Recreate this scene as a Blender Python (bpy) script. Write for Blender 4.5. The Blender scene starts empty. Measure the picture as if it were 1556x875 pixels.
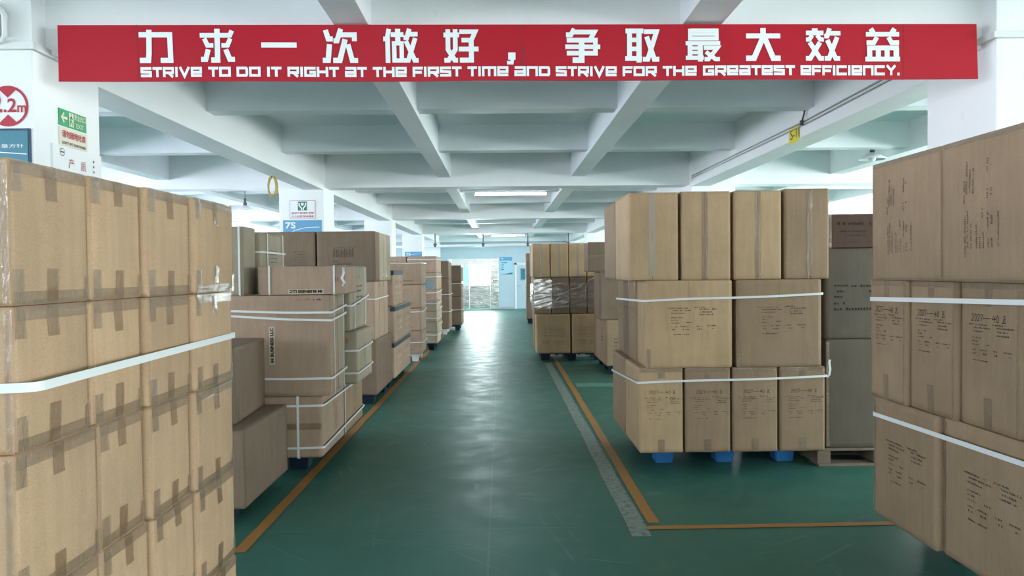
import bpy, bmesh, math, random
from mathutils import Vector, Matrix, noise
S = bpy.context.scene
COL = S.collection
PI = math.pi
R = math.radians
rnd = random.Random(7)

# ------------------------------------------------------------------ camera
def make_camera():
    cam = bpy.data.cameras.new('camera'); o = bpy.data.objects.new('camera', cam); COL.objects.link(o)
    cam.sensor_fit = 'HORIZONTAL'; cam.sensor_width = 36.0
    cam.lens = 1150.0 * 36.0 / 1556.0
    cam.clip_start = 0.05; cam.clip_end = 200
    yaw, pitch, roll = R(0.78357), R(1.27854), R(0.6)
    fw = Vector((math.sin(yaw) * math.cos(pitch), math.cos(yaw) * math.cos(pitch), -math.sin(pitch)))
    r = Vector((math.cos(yaw), -math.sin(yaw), 0)); u = r.cross(fw)
    r2 = r * math.cos(roll) - u * math.sin(roll); u2 = r * math.sin(roll) + u * math.cos(roll)
    m = Matrix((r2, u2, -fw)).transposed().to_4x4(); m.translation = (0, 0, 1.5)
    o.matrix_world = m
    S.camera = o
make_camera()
S.view_settings.view_transform = 'Standard'; S.view_settings.look = 'None'
S.view_settings.gamma = 1.0; S.view_settings.use_curve_mapping = False
S.view_settings.exposure = 0.0

# ------------------------------------------------------------------ world and daylight
W = bpy.data.worlds.new('sky'); S.world = W; W.use_nodes = True
bg = W.node_tree.nodes['Background']; bg.inputs[0].default_value = (0.80, 0.90, 1.0, 1); bg.inputs[1].default_value = 1.6

def daylight(name, loc, rot, sx, sy, power, col):
    l = bpy.data.lights.new(name, 'AREA'); l.shape = 'RECTANGLE'; l.size = sx; l.size_y = sy
    l.energy = power; l.color = col
    o = bpy.data.objects.new(name, l); o.location = loc; o.rotation_euler = rot; COL.objects.link(o); return o
# daylight entering through the window bands of the two long walls, the wall behind and the far door
daylight('daylight_west', (-8.75, 11.0, 2.08), (0, R(-90), 0), 1.40, 38.0, 2800, (0.90, 0.89, 1.0))
daylight('daylight_east', (8.95, 11.0, 2.08), (0, R(90), 0), 1.40, 38.0, 3700, (0.97, 1.0, 0.96))
daylight('daylight_south', (0.1, -7.6, 2.0), (R(90), 0, 0), 15.5, 1.5, 600, (1.0, 0.97, 0.92))
daylight('daylight_north', (-0.85, 30.7, 1.30), (R(-90), 0, 0), 0.9, 1.0, 430, (0.86, 1.0, 0.98))

# ------------------------------------------------------------------ materials
def mat(name, col, rough=0.6, metal=0.0, spec=0.5):
    m = bpy.data.materials.new(name); m.use_nodes = True
    b = m.node_tree.nodes['Principled BSDF']
    b.inputs['Base Color'].default_value = (*col, 1); b.inputs['Roughness'].default_value = rough
    b.inputs['Metallic'].default_value = metal; b.inputs['Specular IOR Level'].default_value = spec
    return m
def nt(m): return m.node_tree.nodes, m.node_tree.links, m.node_tree.nodes['Principled BSDF']
def noise_node(N, L, scale, detail=4, rough=0.55, vec=None, coord='Object', stretch=None):
    t = N.new('ShaderNodeTexNoise'); t.inputs['Scale'].default_value = scale
    t.inputs['Detail'].default_value = detail; t.inputs['Roughness'].default_value = rough
    if vec is None:
        c = N.new('ShaderNodeTexCoord'); vec = c.outputs[coord]
    if stretch:
        mp = N.new('ShaderNodeMapping'); mp.inputs['Scale'].default_value = stretch
        L.new(vec, mp.inputs['Vector']); vec = mp.outputs['Vector']
    L.new(vec, t.inputs['Vector']); return t
def ramp(N, L, src, a, b, ca=(0, 0, 0, 1), cb=(1, 1, 1, 1)):
    r = N.new('ShaderNodeValToRGB'); e = r.color_ramp.elements
    e[0].position = a; e[1].position = b; e[0].color = ca; e[1].color = cb
    L.new(src, r.inputs['Fac']); return r
def mix(N, L, fac, a, b, blend='MIX'):
    x = N.new('ShaderNodeMix'); x.data_type = 'RGBA'; x.blend_type = blend
    for i, s in ((0, fac), (6, a), (7, b)):
        if hasattr(s, 'is_output'): L.new(s, x.inputs[i])
        elif isinstance(s, (int, float)): x.inputs[i].default_value = s
        else: x.inputs[i].default_value = s if len(s) == 4 else (*s, 1)
    return x.outputs[2]

def kraft(name, col, var=0.10):
    m = mat(name, col, 0.72, 0, 0.25); N, L, b = nt(m)
    oi = N.new('ShaderNodeObjectInfo'); tc = N.new('ShaderNodeTexCoord')
    ad = N.new('ShaderNodeVectorMath'); ad.operation = 'MULTIPLY_ADD'
    cx = N.new('ShaderNodeCombineXYZ'); L.new(oi.outputs['Random'], cx.inputs[0]); L.new(oi.outputs['Random'], cx.inputs[2])
    L.new(cx.outputs[0], ad.inputs[0]); ad.inputs[1].default_value = (40, 40, 40); L.new(tc.outputs['Object'], ad.inputs[2])
    v = ad.outputs[0]
    n1 = noise_node(N, L, 260, 3, 0.7, v)                 # paper fibre
    n2 = noise_node(N, L, 3.0, 4, 0.6, v)                 # scuffs
    n3 = noise_node(N, L, 30, 3, 0.6, v, stretch=(1, 1, 0.08))  # corrugation streaks
    d = tuple(c * (1 - var) for c in col); l = tuple(min(1, c * (1 + var)) for c in col)
    c1 = mix(N, L, ramp(N, L, n2.outputs['Fac'], 0.3, 0.7).outputs[0], d, l)
    c2 = mix(N, L, ramp(N, L, n1.outputs['Fac'], 0.35, 0.7).outputs[0], (0.86, 0.85, 0.84), (1.06, 1.06, 1.06))
    c3 = mix(N, L, 1.0, c1, c2, 'MULTIPLY')
    c4 = mix(N, L, ramp(N, L, n3.outputs['Fac'], 0.4, 0.6).outputs[0], (0.96, 0.96, 0.96), (1.03, 1.03, 1.03))
    c5 = mix(N, L, 1.0, c3, c4, 'MULTIPLY')
    mr = N.new('ShaderNodeMapRange'); mr.inputs[3].default_value = 0.93; mr.inputs[4].default_value = 1.07
    L.new(oi.outputs['Random'], mr.inputs[0])
    sc = N.new('ShaderNodeVectorMath'); sc.operation = 'SCALE'; L.new(c5, sc.inputs[0]); L.new(mr.outputs[0], sc.inputs['Scale'])
    L.new(sc.outputs[0], b.inputs['Base Color'])
    bp = N.new('ShaderNodeBump'); bp.inputs['Strength'].default_value = 0.10; bp.inputs['Distance'].default_value = 0.004
    L.new(n2.outputs['Fac'], bp.inputs['Height']); L.new(bp.outputs[0], b.inputs['Normal'])
    return m
M = {}
M['tan'] = kraft('kraft_tan', (0.52, 0.357, 0.225))
M['grey'] = kraft('kraft_grey_tan', (0.335, 0.240, 0.152))
M['gold'] = kraft('kraft_golden', (0.50, 0.362, 0.215))
M['pink'] = kraft('kraft_pinkish', (0.46, 0.335, 0.245))
M['pale'] = kraft('kraft_pale', (0.42, 0.37, 0.275))
M['dark'] = kraft('kraft_dark', (0.23, 0.168, 0.12))
M['olive'] = kraft('kraft_olive', (0.110, 0.092, 0.070))
M['red'] = kraft('kraft_red_brown', (0.085, 0.05, 0.036))

def tape_mat(name, col, alpha, rough, wrinkle):
    m = mat(name, col, 0.5, 0, 0.3); N, L, b = nt(m)
    b.inputs['Alpha'].default_value = alpha
    n = noise_node(N, L, 60, 5, 0.65, stretch=(1, 1, 0.30)); n2 = noise_node(N, L, 11, 2, 0.5)
    bp = N.new('ShaderNodeBump'); bp.inputs['Strength'].default_value = wrinkle; bp.inputs['Distance'].default_value = 0.012
    L.new(n.outputs['Fac'], bp.inputs['Height'])
    bp2 = N.new('ShaderNodeBump'); bp2.inputs['Strength'].default_value = min(1, wrinkle * .8); bp2.inputs['Distance'].default_value = 0.03
    L.new(n2.outputs['Fac'], bp2.inputs['Height']); L.new(bp2.outputs[0], bp.inputs['Normal'])
    g = N.new('ShaderNodeBsdfGlossy'); g.inputs['Roughness'].default_value = rough; L.new(bp.outputs[0], g.inputs['Normal'])
    x = N.new('ShaderNodeMixShader'); fr = N.new('ShaderNodeFresnel'); fr.inputs['IOR'].default_value = 1.5; L.new(bp.outputs[0], fr.inputs['Normal'])
    L.new(fr.outputs[0], x.inputs[0]); L.new(b.outputs[0], x.inputs[1]); L.new(g.outputs[0], x.inputs[2])
    L.new(x.outputs[0], N['Material Output'].inputs[0])
    return m
M['tape'] = tape_mat('clear_brown_tape', (0.40, 0.235, 0.105), 0.32, 0.20, 1.0)
M['tape_edge'] = tape_mat('clear_edge_tape', (0.52, 0.38, 0.24), 0.25, 0.22, 1.0)
M['tape_glare'] = tape_mat('glossy_glare_tape', (0.62, 0.55, 0.42), 0.45, 0.10, 0.25)  # pale tint puts the glare on the tape into its colour
M['tape_teal'] = mat('dark_teal_tape', (0.022, 0.052, 0.065), 0.5)
def film_layers(name, lo, hi):
    m = bpy.data.materials.new(name); m.use_nodes = True; N = m.node_tree.nodes; L = m.node_tree.links
    N.remove(N['Principled BSDF']); t = N.new('ShaderNodeBsdfTransparent'); g = N.new('ShaderNodeBsdfGlossy'); g.inputs['Roughness'].default_value = 0.20
    n = noise_node(N, L, 30, 4, 0.6, stretch=(.3, 1, 1.6)); bp = N.new('ShaderNodeBump'); bp.inputs['Strength'].default_value = 0.25; bp.inputs['Distance'].default_value = 0.004
    L.new(n.outputs['Fac'], bp.inputs['Height']); L.new(bp.outputs[0], g.inputs['Normal'])
    d = N.new('ShaderNodeBsdfDiffuse'); d.inputs[0].default_value = (.8, .82, .83, 1); y = N.new('ShaderNodeMixShader'); y.inputs[0].default_value = 0.45
    L.new(g.outputs[0], y.inputs[1]); L.new(d.outputs[0], y.inputs[2])
    x = N.new('ShaderNodeMixShader'); q = ramp(N, L, noise_node(N, L, 16, 4, 0.7, stretch=(.35, 1, 2.2)).outputs['Fac'], 0.38, 0.62, (lo, lo, lo, 1), (hi, hi, hi, 1)); L.new(q.outputs[0], x.inputs[0]); L.new(t.outputs[0], x.inputs[1]); L.new(y.outputs[0], x.inputs[2]); L.new(x.outputs[0], N['Material Output'].inputs[0]); return m
M['film'] = film_layers('stretch_film', 0.02, 0.30); M['film_glare'] = film_layers('stretch_film_glare', 0.30, 0.95)  # second film: white glare mixed in as diffuse colour
M['strap'] = mat('white_strap', (0.78, 0.82, 0.83), 0.35)
M['ink'] = mat('black_ink', (0.035, 0.03, 0.027), 0.8, 0, 0.1)
M['ink_soft'] = mat('faded_ink', (0.13, 0.10, 0.08), 0.8, 0, 0.1)
M['ink_red'] = mat('red_ink', (0.45, 0.20, 0.14), 0.8, 0, 0.1)
M['sticker'] = mat('paper_sticker', (0.60, 0.53, 0.39), 0.6)
M['seam'] = mat('flap_gap', (0.11, 0.075, 0.05), 0.9)

def painted(name, col, rough=0.55, dirt=0.06, sc=1.2):
    m = mat(name, col, rough, 0, 0.35); N, L, b = nt(m)
    n = noise_node(N, L, sc, 6, 0.62); n2 = noise_node(N, L, 14, 4, 0.6)
    c = mix(N, L, ramp(N, L, n.outputs['Fac'], 0.35, 0.7).outputs[0], tuple(x * (1 - dirt) for x in col), col)
    c = mix(N, L, ramp(N, L, n2.outputs['Fac'], 0.62, 0.78).outputs[0], c, tuple(x * (1 - dirt * 1.6) for x in col))
    L.new(c, b.inputs['Base Color'])
    bp = N.new('ShaderNodeBump'); bp.inputs['Strength'].default_value = 0.12; bp.inputs['Distance'].default_value = 0.01
    L.new(n2.outputs['Fac'], bp.inputs['Height']); L.new(bp.outputs[0], b.inputs['Normal'])
    return m
M['paint'] = painted('white_paint', (0.82, 0.86, 0.87))
M['ceil'] = painted('ceiling_paint', (0.86, 0.92, 0.95))
M['blue_wall'] = painted('pale_blue_paint', (0.47, 0.61, 0.68))
M['plastic_white'] = mat('trunking_plastic', (0.70, 0.74, 0.73), 0.4)
M['grey_metal'] = mat('grey_metal', (0.45, 0.48, 0.48), 0.4, 0.5)
M['dark_metal'] = mat('dark_metal', (0.10, 0.10, 0.11), 0.5, 0.5)
M['wire'] = mat('thin_cable', (0.05, 0.05, 0.06), 0.6)
M['hose'] = mat('yellow_hose', (0.50, 0.36, 0.10), 0.45)
M['blue_plastic'] = painted('blue_plastic', (0.025, 0.17, 0.44), 0.45, 0.2, 4)
M['navy_plastic'] = painted('navy_plastic', (0.008, 0.022, 0.045), 0.5, 0.2, 4)
M['white_plastic'] = mat('white_plastic', (0.75, 0.77, 0.78), 0.4)
M['wood'] = painted('grey_pine', (0.20, 0.16, 0.115), 0.8, 0.25, 8)
M['banner_white'] = mat('banner_lettering', (0.80, 0.87, 0.89), 0.45)
M['sign_white'] = mat('sign_white', (0.78, 0.82, 0.84), 0.45)
M['sign_cream'] = mat('sign_cream', (0.72, 0.68, 0.55), 0.45)
M['sign_red'] = mat('sign_red', (0.42, 0.012, 0.035), 0.45)
M['sign_green'] = mat('sign_green', (0.03, 0.36, 0.14), 0.45)
M['sign_dgreen'] = mat('sign_dark_green', (0.01, 0.20, 0.12), 0.45)
M['sign_teal'] = mat('sign_teal', (0.035, 0.20, 0.28), 0.4)
M['sign_blue'] = mat('sign_blue', (0.10, 0.33, 0.55), 0.4)
M['sign_pale'] = mat('sign_pale_blue', (0.38, 0.62, 0.75), 0.4)
M['sign_navy'] = mat('sign_navy', (0.015, 0.06, 0.12), 0.5)
M['sign_yellow'] = mat('sign_yellow', (0.72, 0.62, 0.02), 0.5)
M['black'] = mat('sign_black', (0.02, 0.02, 0.02), 0.5)
M['orange'] = None

def emit(name, col, s):
    m = bpy.data.materials.new(name); m.use_nodes = True; N = m.node_tree.nodes; L = m.node_tree.links
    N.remove(N['Principled BSDF']); e = N.new('ShaderNodeEmission'); e.inputs[0].default_value = (*col, 1); e.inputs[1].default_value = s
    L.new(e.outputs[0], N['Material Output'].inputs[0]); return m
M['tube'] = emit('lit_tube', (0.95, 1.0, 1.0), 22)
M['bulb'] = emit('lit_bulb', (0.95, 0.96, 1.0), 30)

def glass(name, tint, refl):
    m = bpy.data.materials.new(name); m.use_nodes = True; N = m.node_tree.nodes; L = m.node_tree.links
    N.remove(N['Principled BSDF'])
    t = N.new('ShaderNodeBsdfTransparent'); t.inputs[0].default_value = (*tint, 1)
    g = N.new('ShaderNodeBsdfGlossy'); g.inputs['Roughness'].default_value = 0.05
    x = N.new('ShaderNodeMixShader'); x.inputs[0].default_value = refl
    L.new(t.outputs[0], x.inputs[1]); L.new(g.outputs[0], x.inputs[2]); L.new(x.outputs[0], N['Material Output'].inputs[0]); return m
M['glass'] = glass('window_glass', (0.95, 0.98, 1.0), 0.06)
M['glass_cyan'] = glass('cyan_glass', (0.45, 0.78, 0.82), 0.08)

def steel_mat():
    m = mat('dented_steel', (0.80, 0.81, 0.79), 0.22, 1.0); N, L, b = nt(m)
    n = noise_node(N, L, 2.6, 3, 0.5); n2 = noise_node(N, L, 60, 2, 0.5, stretch=(0.03, 1, 1))
    bp = N.new('ShaderNodeBump'); bp.inputs['Strength'].default_value = 0.3; bp.inputs['Distance'].default_value = 0.05
    L.new(n.outputs['Fac'], bp.inputs['Height']); L.new(bp.outputs[0], b.inputs['Normal'])
    r = ramp(N, L, n2.outputs['Fac'], 0.3, 0.7, (0.16, 0.16, 0.16, 1), (0.32, 0.32, 0.32, 1)); L.new(r.outputs[0], b.inputs['Roughness'])
    return m
M['steel'] = steel_mat()

def floor_mat():
    m = mat('green_epoxy', (0.040, 0.150, 0.118), 0.3, 0, 0.32); N, L, b = nt(m); b.inputs['Specular Tint'].default_value = (0.82, 1.0, 0.95, 1)
    big = noise_node(N, L, 0.55, 6, 0.6); mid = noise_node(N, L, 3.5, 7, 0.65); fine = noise_node(N, L, 55, 4, 0.7)
    c = mix(N, L, ramp(N, L, big.outputs['Fac'], 0.3, 0.72).outputs[0], (0.030, 0.118, 0.092), (0.047, 0.165, 0.128))
    c = mix(N, L, ramp(N, L, mid.outputs['Fac'], 0.50, 0.80, (0, 0, 0, 1), (0.55, 0.55, 0.55, 1)).outputs[0], c, (0.07, 0.205, 0.165))
    # scattered white scuffs
    sp = ramp(N, L, fine.outputs['Fac'], 0.61, 0.72, (0, 0, 0, 1), (0.6, 0.6, 0.6, 1))
    area = ramp(N, L, noise_node(N, L, 0.9, 3, 0.5).outputs['Fac'], 0.50, 0.68)
    spm = mix(N, L, 1.0, sp.outputs[0], area.outputs[0], 'MULTIPLY')
    c = mix(N, L, spm, c, (0.22, 0.34, 0.30))
    # long thin scratches in three directions
    for k, (ang, sc, w) in enumerate(((12, 1.1, 0.006), (-38, 0.8, 0.005), (78, 0.9, 0.006), (40, 1.3, 0.004))):
        tc = N.new('ShaderNodeTexCoord'); mp = N.new('ShaderNodeMapping')
        mp.inputs['Rotation'].default_value = (0, 0, R(ang)); mp.inputs['Location'].default_value = (k * 3.1, k * 1.7, 0)
        L.new(tc.outputs['Object'], mp.inputs['Vector'])
        v = N.new('ShaderNodeTexVoronoi'); v.feature = 'DISTANCE_TO_EDGE'; v.inputs['Scale'].default_value = sc
        mp2 = N.new('ShaderNodeMapping'); mp2.inputs['Scale'].default_value = (0.28, 1.6, 1); L.new(mp.outputs[0], mp2.inputs['Vector'])
        L.new(mp2.outputs[0], v.inputs['Vector'])
        r = ramp(N, L, v.outputs['Distance'], w * 0.4, w * 1.6, (1, 1, 1, 1), (0, 0, 0, 1))
        br = ramp(N, L, noise_node(N, L, 1.7, 3, 0.6, mp.outputs[0]).outputs['Fac'], 0.52, 0.66, (0, 0, 0, 1), (0.42, 0.42, 0.42, 1))
        f = mix(N, L, 1.0, r.outputs[0], br.outputs[0], 'MULTIPLY')
        c = mix(N, L, f, c, (0.20, 0.30, 0.27))
    # casting joints of the slab
    tc = N.new('ShaderNodeTexCoord'); sx = N.new('ShaderNodeSeparateXYZ'); L.new(tc.outputs['Object'], sx.inputs[0])
    for axis, per, off in ((1, 6.36, 1.98), (0, 5.0, 0.09)):
        a = N.new('ShaderNodeMath'); a.operation = 'ADD'; a.inputs[1].default_value = off + 100 * per; L.new(sx.outputs[axis], a.inputs[0])
        md = N.new('ShaderNodeMath'); md.operation = 'MODULO'; md.inputs[1].default_value = per; L.new(a.outputs[0], md.inputs[0])
        lt = N.new('ShaderNodeMath'); lt.operation = 'LESS_THAN'; lt.inputs[1].default_value = 0.010; L.new(md.outputs[0], lt.inputs[0])
        h = N.new('ShaderNodeMath'); h.operation = 'MULTIPLY'; h.inputs[1].default_value = 0.35; L.new(lt.outputs[0], h.inputs[0])
        c = mix(N, L, h.outputs[0], c, (0.13, 0.22, 0.19))
    L.new(c, b.inputs['Base Color'])
    rr = ramp(N, L, mid.outputs['Fac'], 0.3, 0.75, (0.37, 0.37, 0.37, 1), (0.55, 0.55, 0.55, 1)); L.new(rr.outputs[0], b.inputs['Roughness'])
    bp = N.new('ShaderNodeBump'); bp.inputs['Strength'].default_value = 0.05; bp.inputs['Distance'].default_value = 0.006
    L.new(mid.outputs['Fac'], bp.inputs['Height']); L.new(bp.outputs[0], b.inputs['Normal'])
    return m
M['floor'] = floor_mat()

def worn_line(name, col, under, a, b_, sc=26):
    m = mat(name, col, 0.45, 0, 0.4); N, L, b = nt(m)
    n = noise_node(N, L, sc, 5, 0.7); n2 = noise_node(N, L, 1.6, 3, 0.6)
    f = ramp(N, L, n.outputs['Fac'], a, b_)
    c = mix(N, L, f.outputs[0], col, under)
    c = mix(N, L, ramp(N, L, n2.outputs['Fac'], 0.5, 0.8, (0, 0, 0, 1), (0.35, 0.35, 0.35, 1)).outputs[0], c, tuple(x * 0.6 for x in col))
    L.new(c, b.inputs['Base Color']); return m
M['orange'] = worn_line('orange_line_paint', (0.38, 0.175, 0.045), (0.10, 0.13, 0.09), 0.60, 0.74)
M['grey_line'] = worn_line('worn_grey_line_paint', (0.23, 0.28, 0.25), (0.055, 0.135, 0.11), 0.50, 0.62)

def banner_mat():
    m = mat('red_banner', (0.42, 0.007, 0.022), 0.42, 0, 0.28); N, L, b = nt(m)
    n = noise_node(N, L, 2.2, 4, 0.6, stretch=(1, 1, 0.4))
    bp = N.new('ShaderNodeBump'); bp.inputs['Strength'].default_value = 0.25; bp.inputs['Distance'].default_value = 0.02
    L.new(n.outputs['Fac'], bp.inputs['Height']); L.new(bp.outputs[0], b.inputs['Normal'])
    return m
M['banner'] = banner_mat()

# ------------------------------------------------------------------ helpers
def obj(name, bm, m, parent=None, smooth=False):
    me = bpy.data.meshes.new(name); bm.to_mesh(me); bm.free()
    if smooth:
        for p in me.polygons: p.use_smooth = True
    for x in (m if isinstance(m, (list, tuple)) else [m]): me.materials.append(x)
    o = bpy.data.objects.new(name, me); COL.objects.link(o)
    if parent: o.parent = parent
    return o
def thing(name, label, cat, loc=(0, 0, 0), rz=0, group=None):
    o = bpy.data.objects.new(name, None); COL.objects.link(o); o.empty_display_size = 0.1
    o.location = loc; o.rotation_euler = (0, 0, rz); o['label'] = label; o['category'] = cat
    if group: o['group'] = group
    return o
def tag(o, label, cat, group=None):
    o['label'] = label; o['category'] = cat
    if group: o['group'] = group
    return o
def struct(name, bm, m, label=None, cat=None, smooth=False):
    o = obj(name, bm, m, None, smooth); o['kind'] = 'structure'
    if label: o['label'] = label
    if cat: o['category'] = cat
    return o
def bx(bm, x0, x1, y0, y1, z0, z1, bev=0.0):
    r = bmesh.ops.create_cube(bm, size=1); vs = r['verts']
    for v in vs: v.co = Vector(((x0 + x1) / 2 + v.co.x * (x1 - x0), (y0 + y1) / 2 + v.co.y * (y1 - y0), (z0 + z1) / 2 + v.co.z * (z1 - z0)))
    if bev:
        es = list({e for v in vs for e in v.link_edges}); bmesh.ops.bevel(bm, geom=es, offset=bev, segments=2, affect='EDGES', profile=0.6)
    return bm
def box(x0, x1, y0, y1, z0, z1, bev=0.0): return bx(bmesh.new(), x0, x1, y0, y1, z0, z1, bev)
def quad(bm, pts): return bm.faces.new([bm.verts.new(p) for p in pts])
def cyl(bm, p0, p1, r, n=10, r2=None):
    p0, p1 = Vector(p0), Vector(p1); d = p1 - p0
    q = d.to_track_quat('Z', 'Y').to_matrix().to_4x4(); q.translation = (p0 + p1) / 2
    bmesh.ops.create_cone(bm, cap_ends=True, segments=n, radius1=r, radius2=r if r2 is None else r2, depth=d.length, matrix=q); return bm
def tube(bm, pts, r, n=8, closed=False):
    pts = [Vector(p) for p in pts]; rings = []; N = len(pts)
    for i, p in enumerate(pts):
        a = pts[(i - 1) % N] if (closed or i > 0) else p; b = pts[(i + 1) % N] if (closed or i < N - 1) else p
        t = (b - a).normalized(); s = t.cross(Vector((0.13, 0.21, 0.97))).normalized(); u = s.cross(t)
        rings.append([bm.verts.new(p + s * (r * math.cos(2 * PI * k / n)) + u * (r * math.sin(2 * PI * k / n))) for k in range(n)])
    for i in range(N if closed else N - 1):
        A, B = rings[i], rings[(i + 1) % N]
        for k in range(n): bm.faces.new((A[k], A[(k + 1) % n], B[(k + 1) % n], B[k]))
    if not closed:
        bm.faces.new(rings[0][::-1]); bm.faces.new(rings[-1])
    return bm
def lathe(bm, prof, n=24, c=(0, 0, 0)):
    rings = [[bm.verts.new((c[0] + r * math.cos(2 * PI * k / n), c[1] + r * math.sin(2 * PI * k / n), c[2] + z)) for k in range(n)] for r, z in prof]
    for A, B in zip(rings, rings[1:]):
        for k in range(n): bm.faces.new((A[k], A[(k + 1) % n], B[(k + 1) % n], B[k]))
    return bm
def stroke(pts, w):
    """quads of a mitred thick polyline in 2-D"""
    P = [Vector(p) for p in pts]; L = []; Rr = []; n = len(P)
    for i, p in enumerate(P):
        d0 = (P[i] - P[i - 1]).normalized() if i > 0 else None; d1 = (P[i + 1] - P[i]).normalized() if i < n - 1 else None
        if d0 is None: t = d1; k = 1
        elif d1 is None: t = d0; k = 1
        else:
            t = (d0 + d1); t = t.normalized() if t.length > 1e-5 else d0; k = 1 / max(0.45, t.dot(d0))
        nn = Vector((-t.y, t.x)) * (w / 2 * k); L.append(p + nn); Rr.append(p - nn)
    return [(L[i], L[i + 1], Rr[i + 1], Rr[i]) for i in range(n - 1)]
_txt = {}
def text_bm(s, h, bold=0.0, width=None, align='LEFT'):
    """flat letters in the XZ plane facing -y, baseline at z = 0, starting at x = 0 (or centred)"""
    c = bpy.data.curves.new('t', 'FONT'); c.body = s; c.size = 1.0; c.offset = bold; c.resolution_u = 3
    o = bpy.data.objects.new('t', c); COL.objects.link(o); bpy.context.view_layer.update()
    dg = bpy.context.evaluated_depsgraph_get(); me = bpy.data.meshes.new_from_object(o.evaluated_get(dg))
    bm = bmesh.new(); bm.from_mesh(me); bpy.data.objects.remove(o); bpy.data.curves.remove(c); bpy.data.meshes.remove(me)
    if not bm.verts: return bm
    xs = [v.co.x for v in bm.verts]; ys = [v.co.y for v in bm.verts]
    x0, x1, y0, y1 = min(xs), max(xs), min(ys), max(ys); k = h / (y1 - y0); kx = k if width is None else width / (x1 - x0)
    for v in bm.verts:
        x = (v.co.x - x0) * kx; z = (v.co.y - y0) * k
        if align == 'CENTER': x -= (x1 - x0) * kx / 2
        v.co = Vector((x, 0, z))
    for f in bm.faces:
        f.normal_update()
        if f.normal.y > 0: f.normal_flip()
    return bm
def shift(bm, x=0, y=0, z=0, rot=0):
    m = Matrix.Translation((x, y, z)) @ Matrix.Rotation(rot, 4, 'Y')
    bmesh.ops.transform(bm, matrix=m, verts=bm.verts); return bm
def join(a, b):
    me = bpy.data.meshes.new('j'); b.to_mesh(me); b.free(); a.from_mesh(me); bpy.data.meshes.remove(me); return a

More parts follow.
